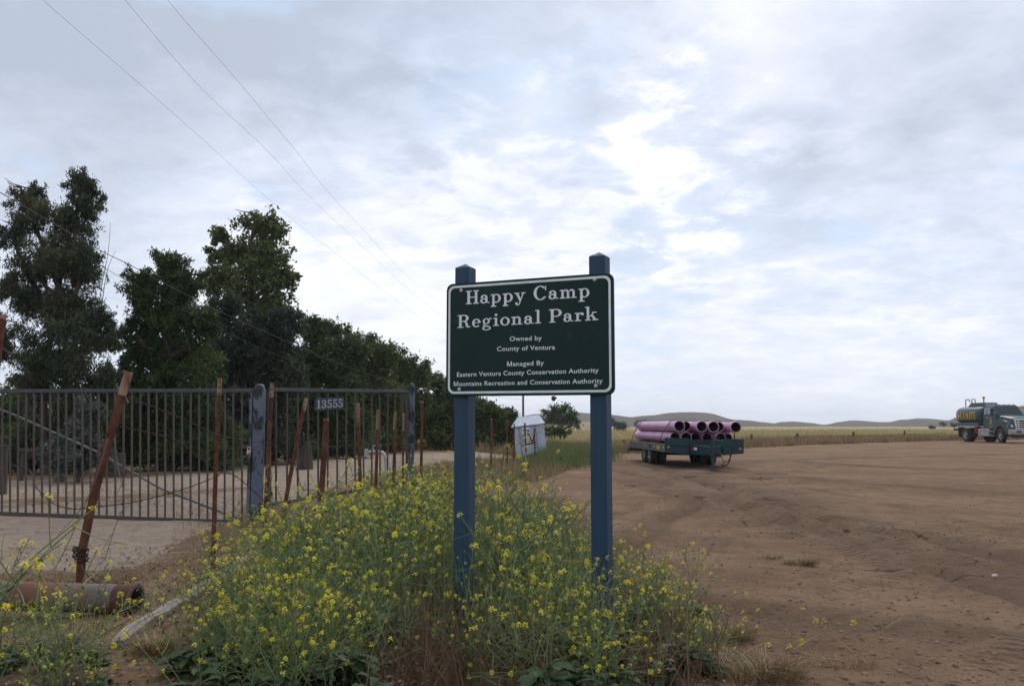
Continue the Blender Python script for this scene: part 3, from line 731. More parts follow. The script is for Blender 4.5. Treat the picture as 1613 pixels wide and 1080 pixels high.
# ================================================================== WIRES ON THE FENCE
wire_m = mk('barbed_wire_rust', (.045, .028, .022), (.075, .042, .03), scale=20, rough=.9)
def smooth_pts(P, n=10):
    Q = []; P = [P[0]]+list(P)+[P[-1]]
    for i in range(1, len(P)-2):
        for k in range(n):
            t = k/n; a, b_, c, d = P[i-1], P[i], P[i+1], P[i+2]
            Q.append(.5*((2*b_)+(c-a)*t+(2*a-5*b_+4*c-d)*t*t+(3*b_-a-3*c+d)*t**3))
    Q.append(P[-2]); return Q
def barbed(label, pts, r=.0045, barbs=True):
    Q = smooth_pts(pts, 12); o = Q[0].copy(); mb = MB(); mb.tube([p-o for p in Q], r, 5)
    if barbs:
        acc = 0
        for a, b_ in zip(Q[:-1], Q[1:]):
            acc += (b_-a).length
            if acc > .13:
                acc = 0; d = Vector((random.uniform(-1, 1), random.uniform(-1, 1), random.uniform(-1, 1))).normalized()*.018; e = Vector((d.z, d.x, -d.y))
                mb.tube([b_-o-d, b_-o+d], r*.7, 3); mb.tube([b_-o-e, b_-o+e], r*.7, 3)
    ob = mb.build('barbed_wire', wire_m); ob.location = o
    return tag(ob, label, 'wire', 'loose strands of old barbed wire')
barbed('upper slack strand from the bent post across to the thick gate post', [W(188, 624, 7.8), W(240, 640, 8.0), W(290, 660, 8.2), W(342, 684, 8.45), W(385, 693, 9.0), W(425, 698, 9.5)])
barbed('second strand sloping down from the bent post to the gate post', [W(178, 670, 7.8), W(230, 680, 8.0), W(280, 695, 8.2), W(338, 738, 8.5), W(372, 750, 8.9), W(418, 790, 9.5)])
barbed('long sagging strand swinging low behind the bent post', [W(-20, 732, 9.2), W(40, 736, 8.6), W(58, 768, 8.2), W(85, 793, 8.0), W(115, 801, 7.9), W(150, 798, 7.9), W(230, 786, 8.1), W(335, 752, 8.5), W(410, 700, 9.4)])
barbed('strand fallen onto the ground at the foot of the bent post', [W(128, 890, 7.8), W(138, 906, 7.75), on(158, 921)+Vector((0, 0, .01)), on(185, 924)+Vector((0, 0, .008)), on(218, 919)+Vector((0, 0, .006))])
barbed('strand between the tall stake and the leaning stake by the gate', [W(421, 690, 9.4), W(440, 712, 10.2), W(463, 728, 10.9), W(478, 770, 11.5), W(509, 768, 13)])
barbed('thin strand hanging along the row of pale topped stakes', [W(509, 705, 13), W(568, 700, 11.6), W(594, 704, 12.4), W(621, 698, 13.3), W(664, 700, 16.8)], r=.004)
vine_m = mk('dead_vine', (.10, .085, .07), (.16, .13, .10), scale=20, rough=1)
def twig(label, P, r=.006):
    o = P[0].copy(); mb = MB(); Q = smooth_pts(P, 6); mb.tube([p-o for p in Q], [r*(1-.6*i/len(Q)) for i in range(len(Q))], 5)
    for k in range(4, len(Q), 5):
        d = Vector((random.uniform(-1, 1), random.uniform(-.4, .4), random.uniform(-.8, .5)))*.13
        mb.tube([Q[k]-o, Q[k]-o+d*.6, Q[k]-o+d+Vector((0, 0, -.03))], [r*.5, r*.4, r*.25], 4)
    ob = mb.build('dead_vine', vine_m); ob.location = o; return tag(ob, label, 'vine', 'dry dead vines on the bent post')
twig('dry vine drooping right of the bent post over the driveway', [W(180, 690, 7.75), W(186, 735, 7.7), W(196, 790, 7.6), W(181, 830, 7.6), W(165, 882, 7.6)])
twig('dry vine hanging left of the bent post towards the ground', [W(170, 690, 7.75), W(148, 760, 7.7), W(112, 845, 7.6), W(86, 896, 7.6)])
twig('straight dry vine crossing behind the top half of the bent post', [W(182, 700, 7.85), W(160, 740, 7.9), W(128, 800, 7.9), W(92, 842, 7.9)], .004)

# ================================================================== PIPE, PLANK, STONE on the ground
pipe_m = mk('old_steel_pipe', (.125, .098, .082), (.175, .142, .120), scale=3, rough=.7, c3=(.165, .066, .036), s3=3.2, lo3=.45, hi3=.54, bump=.08, bscale=30)
pipe_in = mk('pipe_inside', (.05, .032, .025), (.08, .045, .03), scale=12, rough=1)
pe = on(214, 981); pe.z += .1
pax = Vector((math.cos(R(-7)), math.sin(R(-7)), .0))
pt = thing('rusty_pipe', 'thick grey rust patched steel pipe lying open end right at lower left', 'pipe', pe)
MB().lathe([(.086, 0), (.104, 0), (.104, -.02), (.104, -3.0)], (0, 0, 0), pax, 36).build('barrel', pipe_m, pt, smooth=40)
MB().lathe([(.1055, .0012), (.1055, -.15)], (0, 0, 0), pax, 36).build('end_band', mk('pipe_rust_band', (.075, .035, .025), (.11, .05, .032), scale=9, rough=.95, bump=.4), pt, smooth=40)
MB().lathe([(.0858, -.002), (.0858, -2.5), (0, -2.5)], (0, 0, 0), pax, 36).build('bore', pipe_in, pt, smooth=40, fix=False)
wood_m = mk('weathered_wood', (.27, .235, .20), (.18, .15, .125), scale=7, rough=.95, c3=(.13, .105, .09), s3=9, lo3=.56, hi3=.66, stretch=(1, .06, 1), bump=.6, bscale=22)
wa, wb = on(182, 1036), on(408, 884)
pk_ = thing('weathered_plank', 'long bleached timber plank lying along the weeds from the front left', 'plank', wa)
d_ = (wb-wa); Lp = d_.length; d_.normalize(); sdv = Vector((d_.y, -d_.x, 0))
secs = []
for i in range(15):
    t = i/14; c = wa+d_*Lp*t; c.z = hg(c.x, c.y)+.015+.008*math.sin(i*1.9); w2 = .056+.006*math.sin(i*2.7); j = random.uniform(-.006, .006)
    if i in (0, 14): w2 *= .82
    secs.append([c-wa+sdv*(x*w2)+Vector((0, 0, z+j*x)) for x, z in ((-1, -.04), (1, -.04), (1, .028), (.7, .034), (.2, .031), (.17, .024), (.1, .033), (-.6, .036), (-1, .027))])
MB().loft(secs).build('board', wood_m, pk_, smooth=30)
for t in (.12, .55):
    c = d_*Lp*t+Vector((0, 0, .05)); MB().lathe([(.009, 0), (.009, .004), (0, .006)], c, (0, 0, 1), 10).build('nail', rust_m, pk_)
stone_red = mk('red_stone', (.085, .034, .027), (.055, .028, .022), scale=14, rough=.95, bump=.5, bscale=30)
stone_pale = mk('pale_stone', (.50, .46, .42), (.38, .34, .30), scale=14, rough=.95, bump=.5, bscale=30)
def stone(name, label, cat, p, r, mat, grp=None, seed=0, sq=.6):
    rs = np.random.default_rng(seed); import bmesh
    bm = bmesh.new(); bmesh.ops.create_icosphere(bm, subdivisions=3, radius=1)
    ofs = rs.random(3)*50
    for v in bm.verts:
        n = 1+.35*float(fbm(np.array([v.co.x*1.3+ofs[0]]), np.array([v.co.y*1.3+v.co.z*1.1+ofs[1]]), 4)[0])
        v.co = Vector((v.co.x*n*r, v.co.y*n*r*.8, v.co.z*n*r*sq))
    me = bpy.data.meshes.new(name); bm.to_mesh(me); bm.free(); me.materials.append(mat)
    me.polygons.foreach_set('use_smooth', [True]*len(me.polygons))
    o = bpy.data.objects.new(name, me); col.objects.link(o); o.location = Vector(p)+Vector((0, 0, r*sq*.45)); o.rotation_euler = (0, 0, rs.random()*6)
    return tag(o, label, cat, grp)
stone('stone', 'broken dull red brick lump at the very bottom left corner', 'stone', on(112, 1094), .11, stone_red, seed=2)
stone('stone', 'red brown stone just right of the brick lump at the bottom edge', 'stone', on(158, 1082), .06, stone_red, seed=3)
stone('stone', 'small white stone alone on the brown dirt at far right', 'stone', on(1567, 906), .036, stone_pale, seed=4)
stone('stone', 'dark clod beside the far tyre tracks right of centre', 'stone', on(1334, 842), .05, mk('clod', (.11, .07, .05), (.14, .09, .065), scale=10, rough=1), seed=5)
# ================================================================== TRAILER WITH PURPLE PIPES
teal = mk('trailer_teal_paint', (.005, .036, .045), (.008, .046, .056), scale=3, rough=.55, c3=(.05, .06, .055), s3=5, lo3=.6, hi3=.75, bump=.1, spec=.35)
teal_sky = mk('trailer_teal_sky_sheen', (.085, .105, .098), (.06, .085, .082), scale=3, rough=.6, c3=(.14, .13, .11), s3=6, lo3=.58, hi3=.72)  # same teal paint, sky reflection on the side put into the paler colour
under_m = mk('underbody_black', (.012, .012, .013), (.022, .02, .018), scale=6, rough=.9)
tyre_m = mk('tyre_rubber', (.022, .020, .018), (.085, .068, .055), scale=4, rough=.9, lo=.45, hi=.75)
rim_m = mk('rim_steel', (.34, .33, .31), (.20, .18, .16), scale=10, rough=.5, metal=.4)
amber_m = mk('amber_lens', (.62, .16, .02), (.5, .12, .02), scale=30, rough=.3)
red_m = mk('red_lens', (.36, .03, .03), (.28, .02, .025), scale=30, rough=.35)
wht_m = mk('white_lens', (.72, .72, .70), (.6, .6, .6), scale=30, rough=.35)
yel_m = mk('yellow_sticker', (.55, .36, .03), (.48, .30, .03), scale=20, rough=.6)
deck_m = mk('deck_timber', (.16, .12, .085), (.10, .075, .055), scale=6, rough=.95, stretch=(.15, 1, 1))
purple = mk('purple_plastic', (.56, .28, .46), (.62, .33, .52), scale=2.0, rough=.45, c3=(.48, .30, .40), s3=4, lo3=.58, hi3=.75)
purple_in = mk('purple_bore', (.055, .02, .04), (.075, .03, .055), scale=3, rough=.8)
TRO = Vector((6.05, 28.07, 0)); TRO.z = hg(6.05, 30.0)
TRE = (R(-1.1), 0, R(-87))
TRM = Matrix.Translation(TRO) @ Matrix.Rotation(TRE[2], 4, 'Z') @ Matrix.Rotation(TRE[0], 4, 'X')
tr = thing('flatbed_trailer', 'dark teal flatbed equipment trailer parked on the dirt under a load of purple pipes', 'trailer', TRO); tr.rotation_euler = TRE
def wheel(parent, x, y, z, r, w, side, rim=True, name='wheel', steer=0):
    """side: +1 outer face towards +Y"""
    wm = MB(); e = Vector((math.sin(steer)*-1, math.cos(steer), 0))*side
    wm.lathe([(r*.60, -w/2), (r*.88, -w/2), (r*.97, -w*.40), (r, -w*.25), (r, w*.25), (r*.97, w*.40), (r*.88, w/2), (r*.62, w/2), (r*.58, w*.35)], (x, y, z), e, 28)
    o = wm.build(name, tyre_m, parent, smooth=35)
    if rim:
        rm = MB(); rm.lathe([(r*.585, w*.36), (r*.55, w*.40), (r*.50, w*.28), (r*.42, w*.12), (r*.30, w*.10), (r*.24, w*.22), (r*.22, w*.46), (r*.15, w*.52), (0, w*.53)], (x, y, z), e, 24)
        for k in range(8):
            a = 2*math.pi*k/8; ee = e.orthogonal().normalized(); e2 = e.cross(ee)
            rm.lathe([(.016, 0), (.016, .03), (0, .034)], Vector((x, y, z))+e*(w*.12)+(ee*math.cos(a)+e2*math.sin(a))*r*.35, e, 6)
        rm.build('rim', rim_m, o, smooth=40)
    return o
mb = MB(); mb.box((-3.0, 0, .655), (5.98, 2.40, .10))
for y in (-1, -.45, .45, 1): mb.box((-3.0, y*.8, .53), (5.9, .1, .148))
for x in (-.8, -1.8, -2.8, -3.8, -4.8, -5.6): mb.box((x, 0, .53), (.08, 2.3, .146))
mb.build('chassis', under_m, tr)
mb = MB()
for k in range(20): mb.box((-3.0, -1.14+k*.12, .72), (5.96, .112, .03))
mb.build('deck', deck_m, tr)
for s_ in (-1, 1):
    MB().prism([(0, .50), (0, .735), (-5.95, .735), (-6.75, .38), (-6.75, .30), (-6.6, .30), (-6.05, .50)], (0, s_*1.225-(.03 if s_ > 0 else -.0), 0), (1, 0, 0), (0, 0, 1), (0, .03, 0)).build('side_rail', teal_sky, tr, bevel=.004)
MB().prism([(-5.96, .70), (-5.96, .72), (-6.74, .37), (-6.74, .34)], (0, -1.18, 0), (1, 0, 0), (0, 0, 1), (0, 2.36, 0)).build('tail_ramp', deck_m, tr)
for y0, y1 in ((-1.255, -.50), (.58, 1.255)):
    lo_in = .43; P = [(y0, .50 if y0 < 0 else lo_in), (y1, lo_in if y0 < 0 else .50), (y1, .95), (y0, .95)]
    MB().prism(P, (0.03, 0, 0), (0, 1, 0), (0, 0, 1), (.05, 0, 0)).build('headboard', teal, tr, bevel=.005)
    MB().box((.095, (y0+y1)/2, .73), (.03, y1-y0-.02, .03)).build('headboard_rib', teal, tr)
MB().box((-.28, .04, .80), (.05, 1.06, .22)).build('inner_plate', teal, tr, bevel=.004)
for s_ in (-1, 1):
    MB().prism([(0, .44), (1.15, .46), (1.15, .70), (0, .745)], (.0, s_*.52+.04, 0), (1, -s_*.34, 0), (0, 0, 1), (0, -s_*.09, 0)).build('tongue_beam', teal, tr, bevel=.006)
MB().box((.55, .04, .60), (.75, .38, .05)).build('tongue_plate', teal, tr)
MB().box((1.16, .04, .58), (.12, .34, .34)).build('hitch_block', teal, tr, bevel=.01)
hk = MB(); hk.bar((1.2, .04, .52), (1.42, .04, .52), .1, .09)
pts = [(1.50+.09*math.cos(a), .04+.09*math.sin(a), .52) for a in np.linspace(math.pi, 3*math.pi, 25)]
hk.tube(pts, .025, 8); hk.build('tow_eye', under_m, tr, smooth=50)
jk = MB(); jk.box((1.26, -.06, .62), (.1, .1, .72)); jk.box((1.26, -.06, .2), (.075, .075, .34)); jk.box((1.26, -.06, .045), (.2, .18, .03)); jk.tube([(1.26, -.06, .97), (1.26, -.06, 1.02), (1.30, .06, 1.03), (1.3, .06, 1.09)], .013, 6)
jk.build('jack', mk('jack_paint', (.015, .03, .034), (.03, .035, .035), scale=9, rough=.6), tr, bevel=.004)
wb_ = MB(); wb_.box((.95, .2, .84), (.30, .22, .16)); wb_.tube([(.9, .2, .92), (.9, .2, 1.0)], .02, 8); wb_.build('toolbox', teal, tr, bevel=.012)
hs = MB(); hs.tube(smooth_pts([Vector(p) for p in ((1.15, .25, .75), (1.35, .38, .62), (1.4, .42, .40), (1.36, .36, .22), (1.2, .28, .16), (1.1, .2, .20))], 8), .016, 6)
hs.tube(smooth_pts([Vector(p) for p in ((1.1, .3, .7), (1.25, .48, .8), (1.3, .5, .55), (1.2, .42, .3), (1.05, .3, .28))], 8), .014, 6); hs.build('brake_hose', under_m, tr, smooth=60)
MB().lathe([(.03, 0), (.04, .03), (.03, .06), (0, .07)], (1.12, .18, .13), (1, .2, 0), 10).build('hose_coupling', mk('red_coupling', (.55, .05, .03), rough=.5), tr)
cn = MB()
for s_ in (-.1, .22):
    P = smooth_pts([Vector(p) for p in ((1.2, s_, .45), (1.3, s_+.02, .28), (1.25, s_+.05, .16), (1.12, s_+.03, .14))], 5)
    for a, b_ in zip(P[:-1], P[1:]): cn.tube([a, b_], .014, 5)
cn.build('safety_chain', mk('chain_steel', (.10, .085, .075), (.16, .13, .11), scale=40, rough=.6, metal=.5), tr)
for x in (-2.9, -3.85):
    for s_ in (-1, 1):
        wheel(tr, x, s_*1.03, .385, .385, .24, s_); wheel(tr, x, s_*.72, .385, .385, .24, s_, rim=False)
    MB().tube([(x, -1.0, .385), (x, 1.0, .385)], .06, 10).build('axle', under_m, tr)
for x, y in ((.092, -1.15), (.092, 1.14)): MB().lathe([(.045, 0), (.045, .012), (.03, .024), (0, .028)], (x-.012, y, .66 if y < 0 else .64), (1, 0, 0), 14).build('marker_lamp', amber_m, tr)
u = Vector((1, .34, 0)).normalized()
for k, mm in ((0, red_m), (1, wht_m)):
    MB().prism([(0, 0), (.17, 0), (.17, .085), (0, .085)], Vector((.13+k*.165, -.485+(.13+k*.165)*.34-.008, .585)), u, (0, 0, 1), Vector((.34, -1, 0)).normalized()*.004).build('reflector', mm, tr)
for x in (-.3, -1.7, -3.1): MB().box((x, -1.228, .64), (.10, .008, .05)).build('side_reflector', wht_m, tr)
MB().box((-1.05, -1.228, .63), (.42, .008, .13)).build('sticker', yel_m, tr)
MB().box((-2.35, -1.235, .64), (.1, .03, .12)).build('strap_winch', under_m, tr)
# pipes: each one its own thing on the deck
PL = 6.1
def pipe_mesh(bell):
    k = .178 if bell else .158; mb = MB(); r0 = .160
    mb.lathe(([(k-.022, 0), (k-.004, -.002), (k, -.012), (k, -.24), (r0, -.40), (r0, -PL), (r0-.018, -PL)] if bell else [(r0-.016, 0), (r0, 0), (r0, -PL), (r0-.018, -PL)]), (0, 0, 0), (1, 0, 0), 40)
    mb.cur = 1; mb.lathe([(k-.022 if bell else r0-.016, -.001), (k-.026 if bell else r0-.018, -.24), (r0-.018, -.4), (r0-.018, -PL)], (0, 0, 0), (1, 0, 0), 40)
    return mb.build('purple_pipe', [purple, purple_in], smooth=40, fix=False)
protos = {}
ordn = ['first', 'second', 'third', 'fourth', 'fifth', 'sixth']
ys = [-.83, -.47, -.11, .25, .61, .97]
for row, (zc_, spec_) in enumerate(((.755+.055+.16, (-.42, -.33, -.62, -.48, -.29, -.66)), (1.325, (.20, -.42, .16, .22, -.40, .19)))):
    for k in range(6):
        bell = spec_[k] > -.35
        if bell not in protos: o = protos[bell] = pipe_mesh(bell)
        else: o = protos[bell].copy(); col.objects.link(o)
        o.location = TRM @ Vector((spec_[k], ys[k]+(.0 if row else -.01*((k % 2)*2-1)), zc_)); o.rotation_euler = TRE
        tag(o, 'purple pipe on the trailer, %s from left, %s row, %s' % (ordn[k], 'top' if row else 'bottom', 'bell end forward' if bell else 'end set back'), 'pipe', 'purple pipes stacked on the trailer')
dn = mk('dunnage_timber', (.25, .15, .09), (.17, .10, .06), scale=12, rough=.95)
for i, (x, z, lb) in enumerate(((-.9, .775, 'front timber spacer under the bottom row of purple pipes'), (-3.0, .775, 'middle timber spacer under the bottom row of purple pipes'), (-5.3, .775, 'rear timber spacer under the bottom row of purple pipes'),
                                (-1.2, 1.149, 'front timber spacer between the two rows of purple pipes'), (-3.1, 1.149, 'middle timber spacer between the two rows of purple pipes'), (-5.2, 1.149, 'rear timber spacer between the two rows of purple pipes'))):
    hgt = .07 if z < 1 else .034
    o = MB().box((0, 0, 0), (.10, 2.2, hgt)).build('timber_spacer', dn); o.location = TRM @ Vector((x, .07, z)); o.rotation_euler = TRE; tag(o, lb, 'timber', 'timber spacers in the pipe load')
for x0, x1, lb in ((-.55, -1.0, 'dark strap over the pipe load slanting down near its front'), (-5.4, -5.55, 'dark strap over the pipe load near its rear')):
    P = [(x1, -1.262, .72), (x1*.5+x0*.5, -1.20, .97), (x0, -1.02, 1.36), (x0, -.93, 1.50), (x0, -.70, 1.512)]+[(x0, y, 1.50) for y in (-.3, .1, .5, .8)]+[(x0, 1.07, 1.50), (x0, 1.16, 1.36), (x1, 1.262, .72)]
    mb = MB(); 
    secs = [[Vector((p[0]+a, p[1], p[2]))+Vector((0, n_[0], n_[1]))*b_ for a, b_ in ((-.04, 0), (.04, 0), (.04, .012), (-.04, .012))] for p, n_ in zip(P, [(-1, 0), (-1, .3), (-1, .4), (-.6, .8)]+[(0, 1)]*5+[(.6, .8), (1, .4), (1, 0)])]
    o = mb.loft(secs).build('cargo_strap', mk('strap_webbing', (.03, .03, .035), (.05, .05, .055), scale=30, rough=.9)); o.location = TRO; o.rotation_euler = TRE; tag(o, lb, 'strap', 'straps over the purple pipes')

# ================================================================== WATER TRUCK
tk_green = mk('truck_green_paint', (.012, .050, .054), (.015, .058, .062), scale=1.5, rough=.36, c3=(.045, .06, .057), s3=2.5, lo3=.55, hi3=.8, spec=.4, coat=.12)
tk_tank = mk('tank_paint', (.030, .060, .068), (.040, .072, .08), scale=1.5, rough=.4, c3=(.075, .08, .075), s3=2.2, lo3=.55, hi3=.8)
glass_m = mk('window_glass', (.012, .022, .026), (.02, .035, .04), scale=1.2, rough=.08, spec=.35)
side_glass = mk('side_glass', (.20, .25, .28), (.15, .19, .22), scale=1.2, rough=.12, spec=.8)
chrome = mk('chrome_grille', (.70, .71, .72), (.55, .56, .58), scale=4, rough=.3, metal=.5)
steel_m = mk('brushed_steel', (.42, .41, .40), (.30, .29, .28), scale=5, rough=.5, metal=.4, bump=.1)
dark_m = mk('grille_dark', (.010, .011, .012), (.02, .02, .02), scale=9, rough=.6)
TKO = Vector((35.5, 62.5, hg(35.5, 62.5)))
tk = thing('water_truck', 'dark green water tanker truck with yellow lettering at the right edge of the dirt lot', 'truck', TKO, R(-87.5))
mb = MB(); 
for y in (-.42, .42): mb.box((-2.4, y, .82), (6.8, .1, .25))
for x in (-5.4, -4.4, -3.0, -.6, .6): mb.box((x, 0, .80), (.12, .8, .2))
mb.box((-3.2, 0, .75), (1.6, .5, .4)); mb.build('chassis', under_m, tk)
def sup(cx, ry, rz, zc_, n=40, e=2.9):
    P = []
    for k in range(n):
        a = 2*math.pi*k/n; c, s_ = math.cos(a), math.sin(a)
        P.append(Vector((cx, ry*math.copysign(abs(c)**(2/e), c), zc_+rz*math.copysign(abs(s_)**(2/e), s_))))
    return P
secs = []
for x, k in ((-5.80, .55), (-5.79, .78), (-5.73, .90), (-5.60, .975), (-5.45, 1.0), (-2.95, 1.0), (-2.80, .975), (-2.67, .90), (-2.61, .78), (-2.60, .55)):
    secs.append(sup(x, 1.15*k+.0, .68*k, 1.97))
tank = MB().loft(secs).build('tank', tk_tank, tk, smooth=50)
TZ, TRZ, TRY = 1.97, .68, 1.15
def on_tank(x, z): return (x, -TRY*(1-min(1, abs((z-TZ)/TRZ))**2.9)**(1/2.9), z)
def tank_text(off, mat, name, dx=0, dz=0):
    ps, w_ = text_polys('GRANITE', .018, 1.32); mb = MB(); L = 2.52; x0 = -5.47; cap = .54
    for i, p in enumerate(ps):
        q_ = []
        for x, y in p:
            P_ = on_tank(x0+L*x/w_+dx, 1.70+cap*y/.729+dz); q_.append((P_[0], P_[1]-off-.0001*(i % 10), P_[2]))
        mb.add(q_, [tuple(range(len(q_)))])
    return mb.build(name, mat, tank, fix=False)
tank_text(.020, dark_m, 'lettering_shadow', .05, -.03)
tank_text(.027, mk('lettering_yellow', (.85, .50, .02), (.75, .42, .015), scale=5, rough=.5), 'lettering')
q_ = [on_tank(-5.16+.10*math.cos(a), 1.95+.10*math.sin(a)) for a in np.linspace(0, 2*math.pi, 18)[:-1]]
MB().add([(p[0], p[1]-.03, p[2]) for p in q_], [tuple(range(len(q_)))]).build('emblem', wht_m, tank, fix=False)
MB().prism([(-5.75, 1.20), (-2.65, 1.20), (-2.65, 1.36), (-2.72, 1.44), (-5.68, 1.44), (-5.75, 1.36)], (0, -1.17, 0), (1, 0, 0), (0, 0, 1), (0, 2.34, 0)).build('tank_skirt', tk_tank, tk, bevel=.03)
MB().prism([(-5.0, 2.62), (-4.55, 2.92), (-2.95, 2.92), (-2.55, 2.62)], (0, -.52, 0), (1, 0, 0), (0, 0, 1), (0, 1.04, 0)).build('hatch_box', tk_tank, tk, bevel=.015)
for x0, x1, h in ((-5.55, -5.0, 3.2), (-4.7, -4.25, 3.2)):
    P = [(x0, -.35, 2.6), (x0, -.35, h-.08), (x0+.04, -.35, h-.02), (x0+.1, -.35, h), (x1-.1, -.35, h), (x1-.04, -.35, h-.02), (x1, -.35, h-.1), (x1, -.35, 2.9 if x1 > -5 else 2.98)]
    MB().tube(P, .035, 8).build('grab_hoop', tk_tank, tk, smooth=60)
bc = MB().tube([(-2.95, -.45, 2.85), (-2.95, -.45, 3.22)], .04, 8).build('beacon_pole', tk_tank, tk, smooth=60)
MB().lathe([(.085, 0), (.10, .02), (.105, .08), (.08, .13), (0, .15)], (-2.95, -.45, 3.22), (0, 0, 1), 14).build('beacon', amber_m, bc, smooth=50)
for y in (-.98, .98):
    s_ = 1 if y > 0 else -1
    wheel(tk, -4.5, y, .53, .53, .27, s_); wheel(tk, -4.5, y-s_*.31, .53, .53, .27, s_, rim=False)
    wheel(tk, 0, s_*1.0, .53, .53, .29, s_, steer=R(-9))
    MB().box((-5.25, s_*.95, .72), (.03, .5, .75)).build('mud_flap', mk('mud_flap_rubber', (.045, .03, .026), (.075, .05, .04), scale=5, rough=.95), tk)
    MB().box((-3.62, s_*.95, .70), (.03, .5, .75)).build('mud_flap', under_m, tk)
MB().box((-6.0, 0, .92), (.35, 2.1, .14)).build('rear_bumper', under_m, tk, bevel=.02)
MB().box((-6.17, -.98, .92), (.03, .14, .12)).build('tail_lamp', red_m, tk)
MB().box((-3.25, -.80, .92), (.28, .4, .5)).build('valve_box', red_m, tk, bevel=.02)
MB().box((-2.05, -.93, .73), (1.35, .42, .56)).build('fuel_tank', steel_m, tk, bevel=.05)
for z in (.52, .82): MB().box((-1.15, -1.0, z), (.75, .3, .05)).build('step', steel_m, tk, bevel=.01)
MB().box((-1.15, .95, .7), (1.8, .4, .5)).build('fuel_tank', steel_m, tk, bevel=.05)
# cab
cab = MB().prism([(-2.25, .98), (-.62, .98), (-.50, 1.25), (-.45, 1.96), (-2.25, 1.96)], (0, -1.0, 0), (1, 0, 0), (0, 0, 1), (0, 2.0, 0)).build('cab', tk_green, tk, bevel=.04)
def rect_sec(z, x0, x1, hw): return [Vector((x0, -hw, z)), Vector((x1, -hw, z)), Vector((x1, hw, z)), Vector((x0, hw, z))]
MB().loft([rect_sec(1.955, -2.22, -.46, .985), rect_sec(2.20, -2.21, -.66, .965), rect_sec(2.60, -2.16, -1.02, .90), rect_sec(2.72, -2.05, -1.16, .80)]).build('cab_roof', tk_green, tk, bevel=.05)
def q4(a, b_, c, d, n, t=.012):
    a, b_, c, d = map(Vector, (a, b_, c, d)); n = Vector(n).normalized(); return MB().add([p+n*t for p in (a, b_, c, d)]+[p-n*.02 for p in (a, b_, c, d)], [(0, 1, 2, 3), (0, 4, 5, 1), (1, 5, 6, 2), (2, 6, 7, 3), (3, 7, 4, 0)])
nw = Vector((.64, 0, .56))
q4((-.54, -.90, 2.04), (-.54, .90, 2.04), (-1.0, .82, 2.585), (-1.0, -.82, 2.585), nw).build('windscreen', glass_m, tk)
for s_ in (-1, 1):
    q4((-.80, s_*.99, 2.02), (-1.75, s_*.985, 2.02), (-1.75, s_*.915, 2.55), (-1.10, s_*.915, 2.55), (0, s_, .15), .008).build('side_window', side_glass, tk)
    q4((-1.82, s_*.985, 2.02), (-2.12, s_*.985, 2.02), (-2.10, s_*.915, 2.53), (-1.82, s_*.915, 2.53), (0, s_, .15), .008).build('quarter_window', side_glass, tk)
    dr = MB().prism([(-.66, 1.03), (-1.80, 1.03), (-1.80, 1.93), (-.58, 1.93), (-.58, 1.3)], (0, s_*1.003-(.0 if s_ > 0 else .018), 0), (1, 0, 0), (0, 0, 1), (0, .018, 0)).build('door', tk_green, tk, bevel=.008)
    MB().box((-1.66, s_*1.03, 1.80), (.16, .03, .05)).build('handle', chrome, dr)
    mr = MB(); mr.tube([(-.62, s_*1.0, 1.98), (-.55, s_*1.28, 1.98)], .018, 6); mr.tube([(-.72, s_*.95, 2.5), (-.55, s_*1.28, 2.42)], .018, 6); mr.box((-.55, s_*1.32, 2.2), (.09, .2, .5)); mr.build('mirror', dark_m, tk, bevel=.01)
# door emblem and small print as plain coloured marks
def disc(x, z, r, n=4): return [(x+r*math.cos(2*math.pi*k/n+math.pi/2), z+r*math.sin(2*math.pi*k/n+math.pi/2)) for k in range(n)]
em = MB(); em.cur = 0
for p in (disc(-1.25, 1.70, .13, 3), [(-1.37, 1.60), (-1.13, 1.60), (-1.13, 1.55), (-1.37, 1.55)], [(-1.35, 1.52), (-1.15, 1.52), (-1.15, 1.46), (-1.35, 1.46)], [(-1.42, 1.43), (-1.08, 1.43), (-1.08, 1.36), (-1.42, 1.36)]):
    em.add([(x, -1.0265, z) for x, z in p], [tuple(range(len(p)))])
em.build('door_emblem', mk('emblem_orange', (.75, .36, .02), (.65, .30, .02), scale=9, rough=.5), tk, fix=False)
em = MB()
for p in ([(-1.72, 1.29), (-.72, 1.29), (-.72, 1.265), (-1.72, 1.265)], [(-1.45, 1.14), (-1.05, 1.14), (-1.05, 1.08), (-1.45, 1.08)]): em.add([(x, -1.0265, z) for x, z in p], [tuple(range(len(p)))])
em.build('door_print', mk('print_grey', (.22, .30, .26), rough=.6), tk, fix=False)
def hood_sec(x, z, hw, zl, r=.16):
    return [Vector((x, y, zz)) for y, zz in ((-hw, zl), (-hw, z-r), (-hw+r*.35, z-r*.35), (-hw+r, z), (-hw*.4, z+.035), (0, z+.045), (hw*.4, z+.035), (hw-r, z), (hw-r*.35, z-r*.35), (hw, z-r), (hw, zl))]
MB().loft([hood_sec(-.50, 1.93, .97, .98), hood_sec(-.1, 1.90, .93, .98), hood_sec(.6, 1.80, .86, .98), hood_sec(.98, 1.70, .80, .98), hood_sec(1.08, 1.60, .78, .98)]).build('hood', tk_green, tk, smooth=35)
arch = [(.62*math.cos(a), .53+.62*math.sin(a)) for a in np.linspace(R(8), R(172), 14)]
